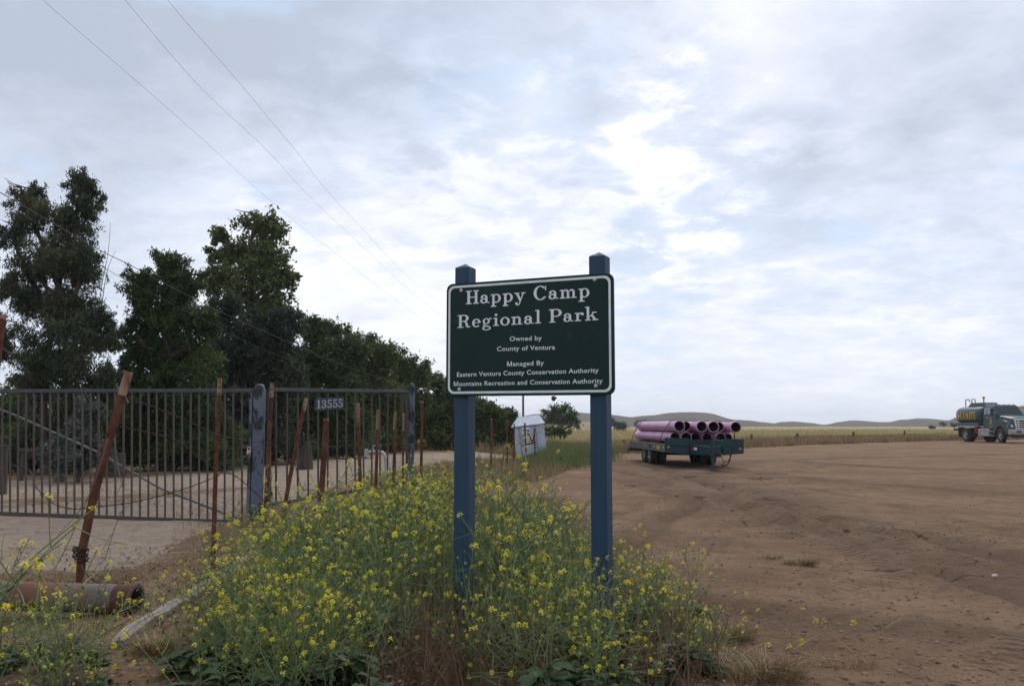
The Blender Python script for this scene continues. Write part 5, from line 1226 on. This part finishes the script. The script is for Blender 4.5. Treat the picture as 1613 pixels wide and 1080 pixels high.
def mustard(kind):
    stems, Q, LQ = MB(), [], []
    def grow(o, d, L, r, depth, curve):
        pts = [o]; p = o.copy(); dd = d.normalized(); n = 6 if depth < 2 else 4
        wv = Vector((rd.uniform(-1, 1), rd.uniform(-1, 1), 0))*.10
        for k in range(n):
            dd = (dd+Vector((0, 0, curve))+wv+Vector((rd.uniform(-.13, .13), rd.uniform(-.13, .13), rd.uniform(-.05, .05)))).normalized(); p = p+dd*L/n; pts.append(p.copy())
        m = len(pts); stems.tube(pts, [r*(1-.5*i/m) for i in range(m)], 4 if depth == 0 else 3, cap=False)
        # pods up the last stretch
        if depth >= 1 and rd.random() < .7:
            for k in range(rd.randint(3, 8)):
                t = rd.uniform(.35, .95)*(m-1); i = int(t); q_ = pts[i].lerp(pts[min(i+1, m-1)], t-i); a = rd.random()*6.28
                stems.tube([q_, q_+(dd*.8+Vector((math.cos(a), math.sin(a), .2))*.5)*.022], .0011, 3, cap=False)
        if rd.random() < (.85, .48, .24)[depth]: flower_head(Q, pts[-1], dd, rd.choice([5, 7, 9, 12, 15]), rd.uniform(.9, 1.5))
        if depth < 2:
            nb_ = {'bushy': (4, 7), 'sparse': (2, 4), 'leafy': (2, 4)}[kind] if depth == 0 else {'bushy': (1, 3), 'sparse': (0, 2), 'leafy': (0, 2)}[kind]
            for k in range(rd.randint(*nb_)):
                t = rd.uniform(.22, .92); i = int(t*(m-1)); q_ = pts[i].lerp(pts[i+1], t*(m-1)-i); a = rd.random()*6.28
                loc = (pts[i+1]-pts[i]).normalized(); out = Vector((math.cos(a), math.sin(a), 0)); ang_ = rd.uniform(.5, 1.35)
                nd = loc*math.cos(ang_)+(out-loc*out.dot(loc)).normalized()*math.sin(ang_)
                grow(q_, nd, L*rd.uniform(.38, .68)*(1.1-.35*t), r*.62, depth+1, .05)
                if rd.random() < .85: leaf_blade(LQ, q_, nd+Vector((0, 0, -.3)), rd.uniform(.03, .075), rd.uniform(.006, .014))
    ns = {'bushy': (3, 5), 'sparse': (2, 3), 'leafy': (2, 4)}[kind]
    for k in range(rd.randint(*ns)):
        a = rd.random()*6.28; tl = rd.uniform(.12, .75); grow(Vector((rd.uniform(-.04, .04), rd.uniform(-.04, .04), -.02)), Vector((math.cos(a)*tl, math.sin(a)*tl, 1)), rd.uniform(.75, 1.02), rd.uniform(.0044, .0066), 0, .02)
    for k in range({'bushy': 16, 'sparse': 6, 'leafy': 26}[kind]):
        a = rd.random()*6.28; el = rd.uniform(.15, 1.0); big = kind == 'leafy'
        h = rd.uniform(0, .30 if big else .35)
        leaf_blade(LQ, Vector((math.cos(a)*.03, math.sin(a)*.03, h)), Vector((math.cos(a), math.sin(a), el)), rd.uniform(.16, .32) if big else rd.uniform(.07, .18), rd.uniform(.045, .085) if big else rd.uniform(.014, .03))
    return stems, np.array([[tuple(p) for p in q_] for q_ in Q]), np.array([[tuple(p) for p in q_] for q_ in LQ])
MP = {'bushy': [], 'sparse': [], 'leafy': []}
for kind, cnt in (('bushy', 6), ('sparse', 4), ('leafy', 3)):
    for k in range(cnt): MP[kind].append([mustard(kind), None])
def plant(kind, x, y, h, rz, label, group, tilt=0.0, tdir=0.0):
    pr = rd.choice(MP[kind]); p = (x, y, hg(x, y)-.01)
    if pr[1] is None:
        (stems, fq, lq), _ = pr; t = thing('wild_mustard', label, 'wildflower', p, rz, group); t.scale = (h, h, h)
        stems.build('stems', stem_m, t, fix=False); np_mesh('flowers', fq, 4, petal_m, t); np_mesh('leaves', lq, 4, mleaf_m, t); pr[1] = t
    else: t = copy_thing(pr[1], p, rz, h, label, group)
    if tilt:
        t.rotation_euler = (Matrix.Rotation(tilt, 3, Vector((math.sin(tdir), -math.cos(tdir), 0)) * -1.0) @ Matrix.Rotation(rz, 3, 'Z')).to_euler()
    return t
TOPX = [300, 380, 430, 470, 560, 640, 700, 760, 830, 870, 900, 940, 1000, 1060, 1130, 1200]
TOPY = [960, 880, 820, 765, 750, 738, 750, 722, 728, 765, 800, 835, 850, 905, 960, 1010]
def top_h(px, Y): return EYE-(np.interp(px, TOPX, TOPY)-HZ)/FPX*Y
GA = 'yellow wild mustard massed round the sign posts'; LA = 'yellow flowered wild mustard plant in the dense thicket round the sign posts'
GB = 'low leafy wild mustard along the front of the thicket'; LB = 'low dark leaved wild mustard plant at the front of the thicket'
GC = 'far wild mustard behind the thicket'; LC = 'small wild mustard plant beyond the thicket, behind the left sign post'
GD = 'straggling wild mustard by the rusty pipe'; LD = 'thin straggling wild mustard plant beside the rusty pipe at lower left'
GE = 'wild mustard between the stakes and the plank'; LE = 'airy wild mustard plant between the rusty stakes and the bleached plank'
poly_thick = [g2(400, 1010), g2(440, 905), g2(480, 850), g2(560, 812), g2(690, 792), g2(830, 800), g2(925, 850), g2(975, 925), g2(1060, 1000), g2(1080, 1040), g2(420, 1060)]
def inside(P, x, y): return float(poly_sd(np.array([x]), np.array([y]), P)[0])
cnt = 0; tries = 0
while cnt < 104 and tries < 6000:
    tries += 1; y = rd.uniform(5.0, 11.2); x = rd.uniform(-2.6, 1.8)
    sdp = inside(poly_thick, x, y)
    if sdp < 0: continue
    if float(vnoise(np.array([x*1.25+3]), np.array([y*1.25]))[0]) < rd.uniform(.18, .52): continue
    px = x/y*FPX+CX
    if y < 5.9 and rd.random() < (.75 if 630 < px < 840 else .35): continue
    hm = float(top_h(px, y)); 
    if hm < .25: continue
    h = min(hm, 1.30)*rd.uniform(.52, 1.04)
    if y < 6.2: h = min(h, rd.uniform(.40, .72))
    if 900 < px < 990 and y < 6.3: h = min(h, .42)
    if 690 < px < 770 and y < 6.6: h = min(h, .60)
    if abs(x-.602) < .16 and abs(y-6.0) < .16 or abs(x+.342) < .16 and abs(y-6.43) < .16: continue
    edge_ = sdp < .45; od = math.atan2(y-6.8, x-(-.3))
    kd_ = rd.choice(['bushy', 'bushy', 'sparse'])
    if kd_ == 'sparse' and y > 6.3: h *= 1.14
    plant(kd_, x, y, h, rd.random()*6.28, LA, GA, rd.uniform(.1, .45) if edge_ else rd.uniform(0, .15), od if edge_ else rd.random()*6.28); cnt += 1
# low leafy plants along the front and left foot of the thicket
for k in range(105):
    px = rd.choice([rd.uniform(280, 500), rd.uniform(280, 1110), rd.uniform(430, 1000)]); py = rd.uniform(975, 1120) if px > 420 else rd.uniform(960, 1120)
    if 640 < px < 830 and rd.random() < .7 or px < 330 and py < 1010: continue
    x, y, _ = G(px, py); plant(rd.choice(['leafy', 'leafy', 'leafy', 'bushy']), x, y, rd.uniform(.40, .66), rd.random()*6.28, LB, GB, rd.uniform(0, .2), rd.random()*6.28)
for k in range(11):
    px = rd.uniform(985, 1110); py = np.interp(px, [985, 1130], [940, 1030])+rd.uniform(0, 70); x, y, _ = G(px, py)
    plant(rd.choice(['bushy', 'leafy', 'bushy']), x, y, rd.uniform(.28, .44), rd.random()*6.28, LB, GB, rd.uniform(.25, .7), rd.uniform(-.6, .5))
for k in range(30):
    px = rd.uniform(590, 720); Y = rd.uniform(10.5, 15.5); x, y, z = GY(px, Y)
    h = max(.3, min(.75, EYE-(rd.uniform(728, 748)-HZ)/FPX*Y-z)); plant('bushy', x, y, h, rd.random()*6.28, LC, GC)
for px, py, h, kd, tl, td in ((-30, 1110, 1.0, 'sparse', .1, 1.2), (28, 1090, .85, 'sparse', .15, .3), (70, 1105, .72, 'sparse', .1, 2.8), (120, 1095, .50, 'sparse', .2, .2), (-40, 1020, .80, 'sparse', .2, 0.1),
                          (60, 1040, .35, 'leafy', .1, 0), (5, 1060, .45, 'leafy', .1, 0), (110, 1040, .42, 'leafy', .1, 0), (150, 1055, .35, 'leafy', .1, 0), (-10, 1085, .55, 'bushy', .2, 1.5)):
    x, y, _ = G(px, py); plant(kd, x, y, h, rd.random()*6.28, LD, GD, tl, td)
for k in range(13):
    x, y, _ = G(rd.uniform(-20, 200), rd.uniform(1045, 1125)); plant('leafy', x, y, rd.uniform(.22, .34), rd.random()*6.28, LD, GD, rd.uniform(0, .2), rd.random()*6.28)
for k in range(24):
    x, y, _ = G(rd.uniform(310, 500), rd.uniform(1000, 1120)); plant('leafy', x, y, rd.uniform(.34, .56), rd.random()*6.28, LB, GB, rd.uniform(0, .2), rd.random()*6.28)
for k in range(7):
    x, y, _ = G(rd.uniform(-30, 120), rd.uniform(1040, 1110)); plant('sparse', x, y, rd.uniform(.45, .8), rd.random()*6.28, LD, GD, rd.uniform(0, .3), rd.random()*3)
x, y, _ = G(-45, 985); plant('sparse', x, y, 1.28, 1.0, 'tallest lone mustard stem rising in front of the gate at the left edge', GD, .22, .1)
for k in range(13):
    px = rd.uniform(262, 420); py = np.interp(px, [215, 420], [985, 880])+rd.uniform(-25, 50); x, y, _ = G(px, py)
    plant(rd.choice(['sparse', 'sparse', 'sparse', 'bushy']), x, y, rd.uniform(.36, .66), rd.random()*6.28, LE, GE, rd.uniform(.05, .35), rd.uniform(2.4, 3.6))
# long lax stems sprawling out over the dirt at the right
spr = MB(); sq = []; so_ = on(1060, 1010)
for P in ([(1040, 1000), (1120, 968), (1210, 978), (1285, 976)], [(1050, 1030), (1170, 1000), (1260, 1004), (1344, 980)], [(1080, 1040), (1200, 1030), (1240, 1032), (1262, 1010)], [(1100, 1000), (1160, 1002), (1171, 985), (1173, 975)], [(1010, 960), (1070, 925), (1120, 940), (1175, 935)], [(990, 930), (1050, 915), (1108, 893)]):
    y0 = G(*P[0])[1]; pts = smooth_pts([W(px, py, y0+.10*i) - so_ for i, (px, py) in enumerate(P)], 6)
    spr.tube(pts, [.0036*(1-.5*i/len(pts)) for i in range(len(pts))], 4)
    flower_head(sq, pts[-1], pts[-1]-pts[-2], 9, 1.2)
    for k in range(3, len(pts)-1, 4):
        e = pts[k]+Vector((rd.uniform(-.03, .06), rd.uniform(-.03, .03), rd.uniform(.02, .09))); spr.tube([pts[k], e], .0018, 3)
        if rd.random() < .55: flower_head(sq, e, Vector((0, 0, 1)), 7, .9)
t = thing('wild_mustard', 'sprawling mustard plant with long bare stems lying out over the brown dirt', 'wildflower', so_, 0, GB)
spr.build('stems', stem_m, t, fix=False); np_mesh('flowers', np.array([[tuple(p) for p in q_] for q_ in sq]), 4, petal_m, t)

def scatter_px(regs):
    q_ = [G(rd.uniform(a, b_), rd.uniform(c, d)) for a, b_, c, d, n in regs for _ in range(n)]; return np.array([p[0] for p in q_]), np.array([p[1] for p in q_])
# ================================================================== STUFF: grass, litter, gravel, weeds
def blades(name, X, Y, H, Wd, mat, lean=.35, kind='stuff', tip=.15):
    n = len(X); Z = HG(X, Y)-.01; a = rng.uniform(0, 6.28, n); l = rng.normal(0, lean, n)*H; b_ = rng.uniform(0, 6.28, n)
    dx, dy = np.cos(a)*Wd/2, np.sin(a)*Wd/2; lx, ly = np.cos(b_)*l, np.sin(b_)*l
    v = np.stack([np.stack([X-dx, Y-dy, Z], -1), np.stack([X+dx, Y+dy, Z], -1), np.stack([X+lx*.45+dx*.7, Y+ly*.45+dy*.7, Z+H*.6], -1), np.stack([X+lx+dx*.15, Y+ly+dy*.15, Z+H], -1), np.stack([X+lx*.45-dx*.7, Y+ly*.45-dy*.7, Z+H*.6], -1), np.stack([X+lx-dx*.15, Y+ly-dy*.15, Z+H], -1)], 1)
    o = np_mesh(name, v, [(0, 1, 2, 4), (4, 2, 3, 5)], mat); tag(o, kind=kind); return o
drygrass_m = mk_leaf('dry_grass_blade', (.21, .135, .068), (.36, .27, .14), (.16, .105, .055), trans=.15)
fieldgrass_m = mk_leaf('field_grass_blade', (.44, .34, .17), (.36, .33, .14), (.46, .36, .20), trans=.2)
def along_edge(n, off0, off1, pw=1.0):
    E = np.array(EDGE[1:]); seg = rng.integers(0, len(E)-1, n); w = np.linalg.norm(np.diff(E, axis=0), axis=1); w[-1] = min(w[-1], 25); seg = rng.choice(len(E)-1, n, p=w/w.sum()); t = rng.random(n)
    p = E[seg]+(E[seg+1]-E[seg])*t[:, None]; d = E[seg+1]-E[seg]; d /= np.linalg.norm(d, axis=1, keepdims=True); nn = np.stack([-d[:, 1], d[:, 0]], -1)
    o = off0+(off1-off0)*rng.random(n)**pw; p = p+nn*o[:, None]; return p[:, 0], p[:, 1]
X, Y = along_edge(30000, -.2, 9, 1.3); tag(blades('dry_grass', X, Y, rng.uniform(.15, .55, len(X)), .045, drygrass_m), 'band of dry brown grass along the far edge of the dirt lot', 'grass')
X, Y = along_edge(22000, 8, 70, 1.2); tag(blades('field_grass', X, Y, rng.uniform(.25, .7, len(X)), .13, fieldgrass_m), 'pale green and straw coloured grass of the open field', 'grass')
wsel = lambda X, Y, P: poly_sd(X, Y, P) > 0
P_ = [g2(800, 740), g2(818, 722), g2(850, 712), g2(945, 711), g2(950, 724), g2(880, 738)]
X = rng.uniform(0, 6, 60000); Y = rng.uniform(24, 50, 60000); k = wsel(X+.4*rng.normal(size=X.size), Y+rng.normal(size=X.size), P_); X, Y = X[k][:14000], Y[k][:14000]
hgt_ = .22+.62*vnoise(X*1.1, Y*.6)*sst(-.5, .9, X-.028*Y)
weed_m = mk_leaf('weed_blade', (.085, .125, .040), (.17, .205, .075), (.20, .18, .08), trans=.25)
tag(blades('green_weeds', X, Y, hgt_*rng.uniform(.5, 1.1, len(X)), .020, weed_m, lean=.5), 'patch of tall feathery green weeds beside the white shed', 'weeds')
P_ = [g2(640, 748), g2(690, 738), g2(790, 727), g2(850, 728), g2(900, 740), g2(860, 756), g2(720, 768)]
X = rng.uniform(-2.5, 2.5, 40000); Y = rng.uniform(15, 32, 40000); k = wsel(X, Y, P_); X, Y = X[k][:5000], Y[k][:5000]
tag(blades('verge_grass', X, Y, rng.uniform(.06, .30, len(X)), .02, drygrass_m, lean=.5), 'dry low grass on the verge between driveway and dirt lot', 'grass')
# dry stalks and brown dead growth inside and before the thicket
X = np.array([]); Y = X
for px0, px1, py0, py1, n in ((560, 1020, 985, 1090, 450), (640, 830, 930, 1090, 750), (300, 560, 1010, 1095, 150), (420, 900, 850, 985, 400), (1000, 1140, 1000, 1095, 300)):
    pp = [G(rd.uniform(px0, px1), rd.uniform(py0, py1)) for _ in range(n)]; X = np.append(X, [q_[0] for q_ in pp]); Y = np.append(Y, [q_[1] for q_ in pp])
deadbr_m = mk_leaf('dead_stalk', (.105, .055, .032), (.21, .135, .080), None, trans=.1)
tag(blades('dead_stalks', X, Y, rng.uniform(.08, .42, len(X)), .007, deadbr_m, lean=.75), 'brown dead stalks under the mustard thicket', 'dry brush')
# green understorey stalks in the thicket
pp = []
while len(pp) < 9000:
    x, y = rd.uniform(-2.4, 1.6), rd.uniform(5.2, 11)
    if inside(poly_thick, x, y) > .02: pp.append((x, y))
    if len(pp) > 2200: break
pp = np.array(pp); hh = np.array([min(.85, max(.1, float(top_h(x/y*FPX+CX, y))*.80)) for x, y in pp])*rng.uniform(.3, 1.0, len(pp))
tag(blades('green_stalks', pp[:, 0], pp[:, 1], hh, .0055, stem_m, lean=.42), 'tangle of thin green stalks inside the mustard thicket', 'stalks')
X, Y = scatter_px([(60, 390, 762, 800, 900), (420, 640, 735, 800, 300), (270, 420, 800, 880, 900), (0, 230, 905, 935, 500)])
tag(blades('straw_patches', X, Y, rng.uniform(.02, .08, len(X)), .008, drygrass_m, lean=1.2), 'flattened straw patches over the driveway edges', 'grass')
# tufts of dry grass on the dirt
def tuft(px, py, r, n, h, lb, flat=.9):
    p = on(px, py); a = rng.uniform(0, 6.28, n); q_ = r*np.sqrt(rng.random(n)); X, Y = q_*np.cos(a), q_*np.sin(a)*.8; H = rng.uniform(.3, 1, n)*h
    l = rng.uniform(.2, flat, n)*H*2.2; a = a+rng.normal(0, .7, n); lx, ly = np.cos(a)*l, np.sin(a)*l; Z = HG(p.x+X, p.y+Y)-p.z; w = rng.uniform(-.003, .003, (n, 3))
    A = np.stack([X, Y, Z], -1); B = np.stack([X+lx*.5, Y+ly*.5, Z+H*.8], -1); C = np.stack([X+lx, Y+ly, Z+H], -1); s_ = np.array([.0028, .0022, 0])
    V = np.stack([A-s_, A+s_, B+s_, C+s_*.2, B-s_, C-s_*.2], 1)
    o = np_mesh('dry_grass_tuft', V, [(0, 1, 2, 4), (4, 2, 3, 5)], drygrass_m); o.location = p; tag(o, lb, 'grass tuft', 'tufts of dry grass on the dirt')
tuft(1262, 889, .17, 260, .07, 'flat dry tuft alone on the dirt right of centre'); tuft(1192, 1065, .26, 420, .12, 'big straw tuft at the bottom edge right of the mustard')
tuft(1140, 1005, .20, 300, .11, 'straw tuft against the right end of the mustard'); tuft(1215, 880, .12, 90, .05, 'thin straw tuft just left of the flat one on the dirt'); tuft(1330, 1045, .2, 110, .05, 'sparse straw wisps on the dirt near the bottom right')
tuft(238, 1040, .11, 160, .10, 'dry brown weed tuft beside the near end of the bleached plank')
for P, lb in (([(1250, 1022), (1300, 1008), (1345, 1030)], 'thin straw stalk arching over the dirt at lower right'), ([(1160, 1040), (1215, 1022), (1280, 1034), (1340, 1055)], 'long pale straw stalk lying on the dirt at lower right'), ([(1395, 985), (1440, 978), (1485, 986)], 'short pale straw lying far right on the dirt')):
    pts = smooth_pts([on(px, py)+Vector((0, 0, .02+.03*(i % 2))) for i, (px, py) in enumerate(P)], 5); o = pts[0].copy()
    ob = MB().tube([q_-o for q_ in pts], .0035, 4).build('straw_stalk', mk('straw', (.34, .24, .14), (.26, .18, .10), scale=20, rough=1)); ob.location = o; tag(ob, lb, 'stalk', 'straw stalks on the dirt')
# fallen leaves and chips
def flakes(name, X, Y, s0, s1, mat, label, cat):
    n = len(X); Z = HG(X, Y); C = np.stack([X, Y, Z+.012], -1); u_ = unit(n); u_[:, 2] *= .35; u_ /= np.linalg.norm(u_, axis=1, keepdims=True); v_ = np.cross(u_, unit(n)*np.array([.5, .5, 0])+np.array([0, 0, 1])); v_ /= np.linalg.norm(v_, axis=1, keepdims=True)
    s_ = rng.uniform(s0, s1, (n, 1)); k = np.array([0, 0, 1])*s_*.25
    o = np_mesh(name, np.stack([C-u_*s_, C+v_*s_*.45+k, C+u_*s_, C-v_*s_*.45+k*.3], 1), 4, mat); tag(o, label, cat, kind='stuff')
litter_m = mk_leaf('fallen_leaf', (.10, .052, .032), (.24, .150, .090), (.16, .075, .045), trans=0)
X = np.array([]); Y = X
for px0, px1, py0, py1, n in ((170, 300, 935, 1000, 420), (0, 420, 860, 935, 1300), (300, 460, 790, 870, 700), (0, 400, 765, 800, 800), (230, 420, 900, 1000, 500), (0, 260, 1000, 1090, 500), (250, 700, 1000, 1090, 500), (1000, 1180, 960, 1090, 250)):
    for _ in range(n):
        px, py = rd.uniform(px0, px1), rd.uniform(py0, py1)
        q_ = G(px, py); X = np.append(X, q_[0]); Y = np.append(Y, q_[1])
flakes('leaf_litter', X, Y, .008, .028, litter_m, 'fallen brown leaves and chips round the pipe and stakes', 'leaf litter')
def pebbles(name, X, Y, s0, s1, mat, label, cat='gravel'):
    n = len(X); Z = HG(X, Y); s_ = s0+(s1-s0)*rng.random(n)**2.5
    ph = (1+5**.5)/2; oc = np.array([(-1, ph, 0), (1, ph, 0), (-1, -ph, 0), (1, -ph, 0), (0, -1, ph), (0, 1, ph), (0, -1, -ph), (0, 1, -ph), (ph, 0, -1), (ph, 0, 1), (-ph, 0, -1), (-ph, 0, 1)])/1.9*np.array([1, 1, .7])
    fs = [(0, 11, 5), (0, 5, 1), (0, 1, 7), (0, 7, 10), (0, 10, 11), (1, 5, 9), (5, 11, 4), (11, 10, 2), (10, 7, 6), (7, 1, 8), (3, 9, 4), (3, 4, 2), (3, 2, 6), (3, 6, 8), (3, 8, 9), (4, 9, 5), (2, 4, 11), (6, 2, 10), (8, 6, 7), (9, 8, 1)]
    P = oc[None]*rng.uniform(.6, 1.35, (n, 12, 1))*s_[:, None, None]; a = rng.uniform(0, 6.28, n); ca, sa = np.cos(a), np.sin(a)
    P = np.stack([P[..., 0]*ca[:, None]-P[..., 1]*sa[:, None], P[..., 0]*sa[:, None]+P[..., 1]*ca[:, None], P[..., 2]], -1)+np.stack([X, Y, Z+s_*.1], -1)[:, None]
    o = np_mesh(name, P, fs, mat); tag(o, label, cat, kind='stuff')
X, Y = scatter_px([(0, 380, 825, 915, 1200), (0, 640, 730, 830, 1300)]); pebbles('driveway_gravel', X, Y, .003, .014, mk('gravel_grey', (.30, .26, .23), (.20, .17, .15), scale=3, rough=1), 'loose gravel on the sandy driveway')
X, Y = scatter_px([(1000, 1640, 760, 1090, 3000), (960, 1300, 735, 850, 900), (1250, 1640, 820, 900, 900)]); pebbles('dirt_clods', X, Y, .003, .020, mk('clod_brown', (.20, .120, .070), (.27, .17, .105), scale=3, rough=1, c3=(.12, .075, .052), s3=5), 'loose clods and pebbles over the brown dirt lot', 'soil')

X, Y = scatter_px([(1000, 1640, 770, 1090, 500), (1180, 1320, 870, 910, 160), (1120, 1500, 990, 1090, 300)])
tag(blades('dry_sprigs', X, Y, rng.uniform(.01, .05, len(X)), .004, drygrass_m, lean=1.6), 'tiny dry sprigs and straws strewn over the brown dirt', 'straw')
# ------------------------------------------------------------------ thin haze over the whole place
hzb = MB().box((0, 300, 8.2), (3400, 3400, 22.0)).build('haze', bpy.data.materials.new('haze_air'))
hm_ = hzb.data.materials[0]; hm_.use_nodes = True; ht = hm_.node_tree; ht.nodes.clear()
ho = ht.nodes.new('ShaderNodeOutputMaterial'); hv = ht.nodes.new('ShaderNodeVolumePrincipled')
hv.inputs['Color'].default_value = (.93, .95, 1.0, 1); hv.inputs['Density'].default_value = .00032; hv.inputs['Anisotropy'].default_value = .2
ht.links.new(hv.outputs[0], ho.inputs['Volume']); tag(hzb, kind='stuff')
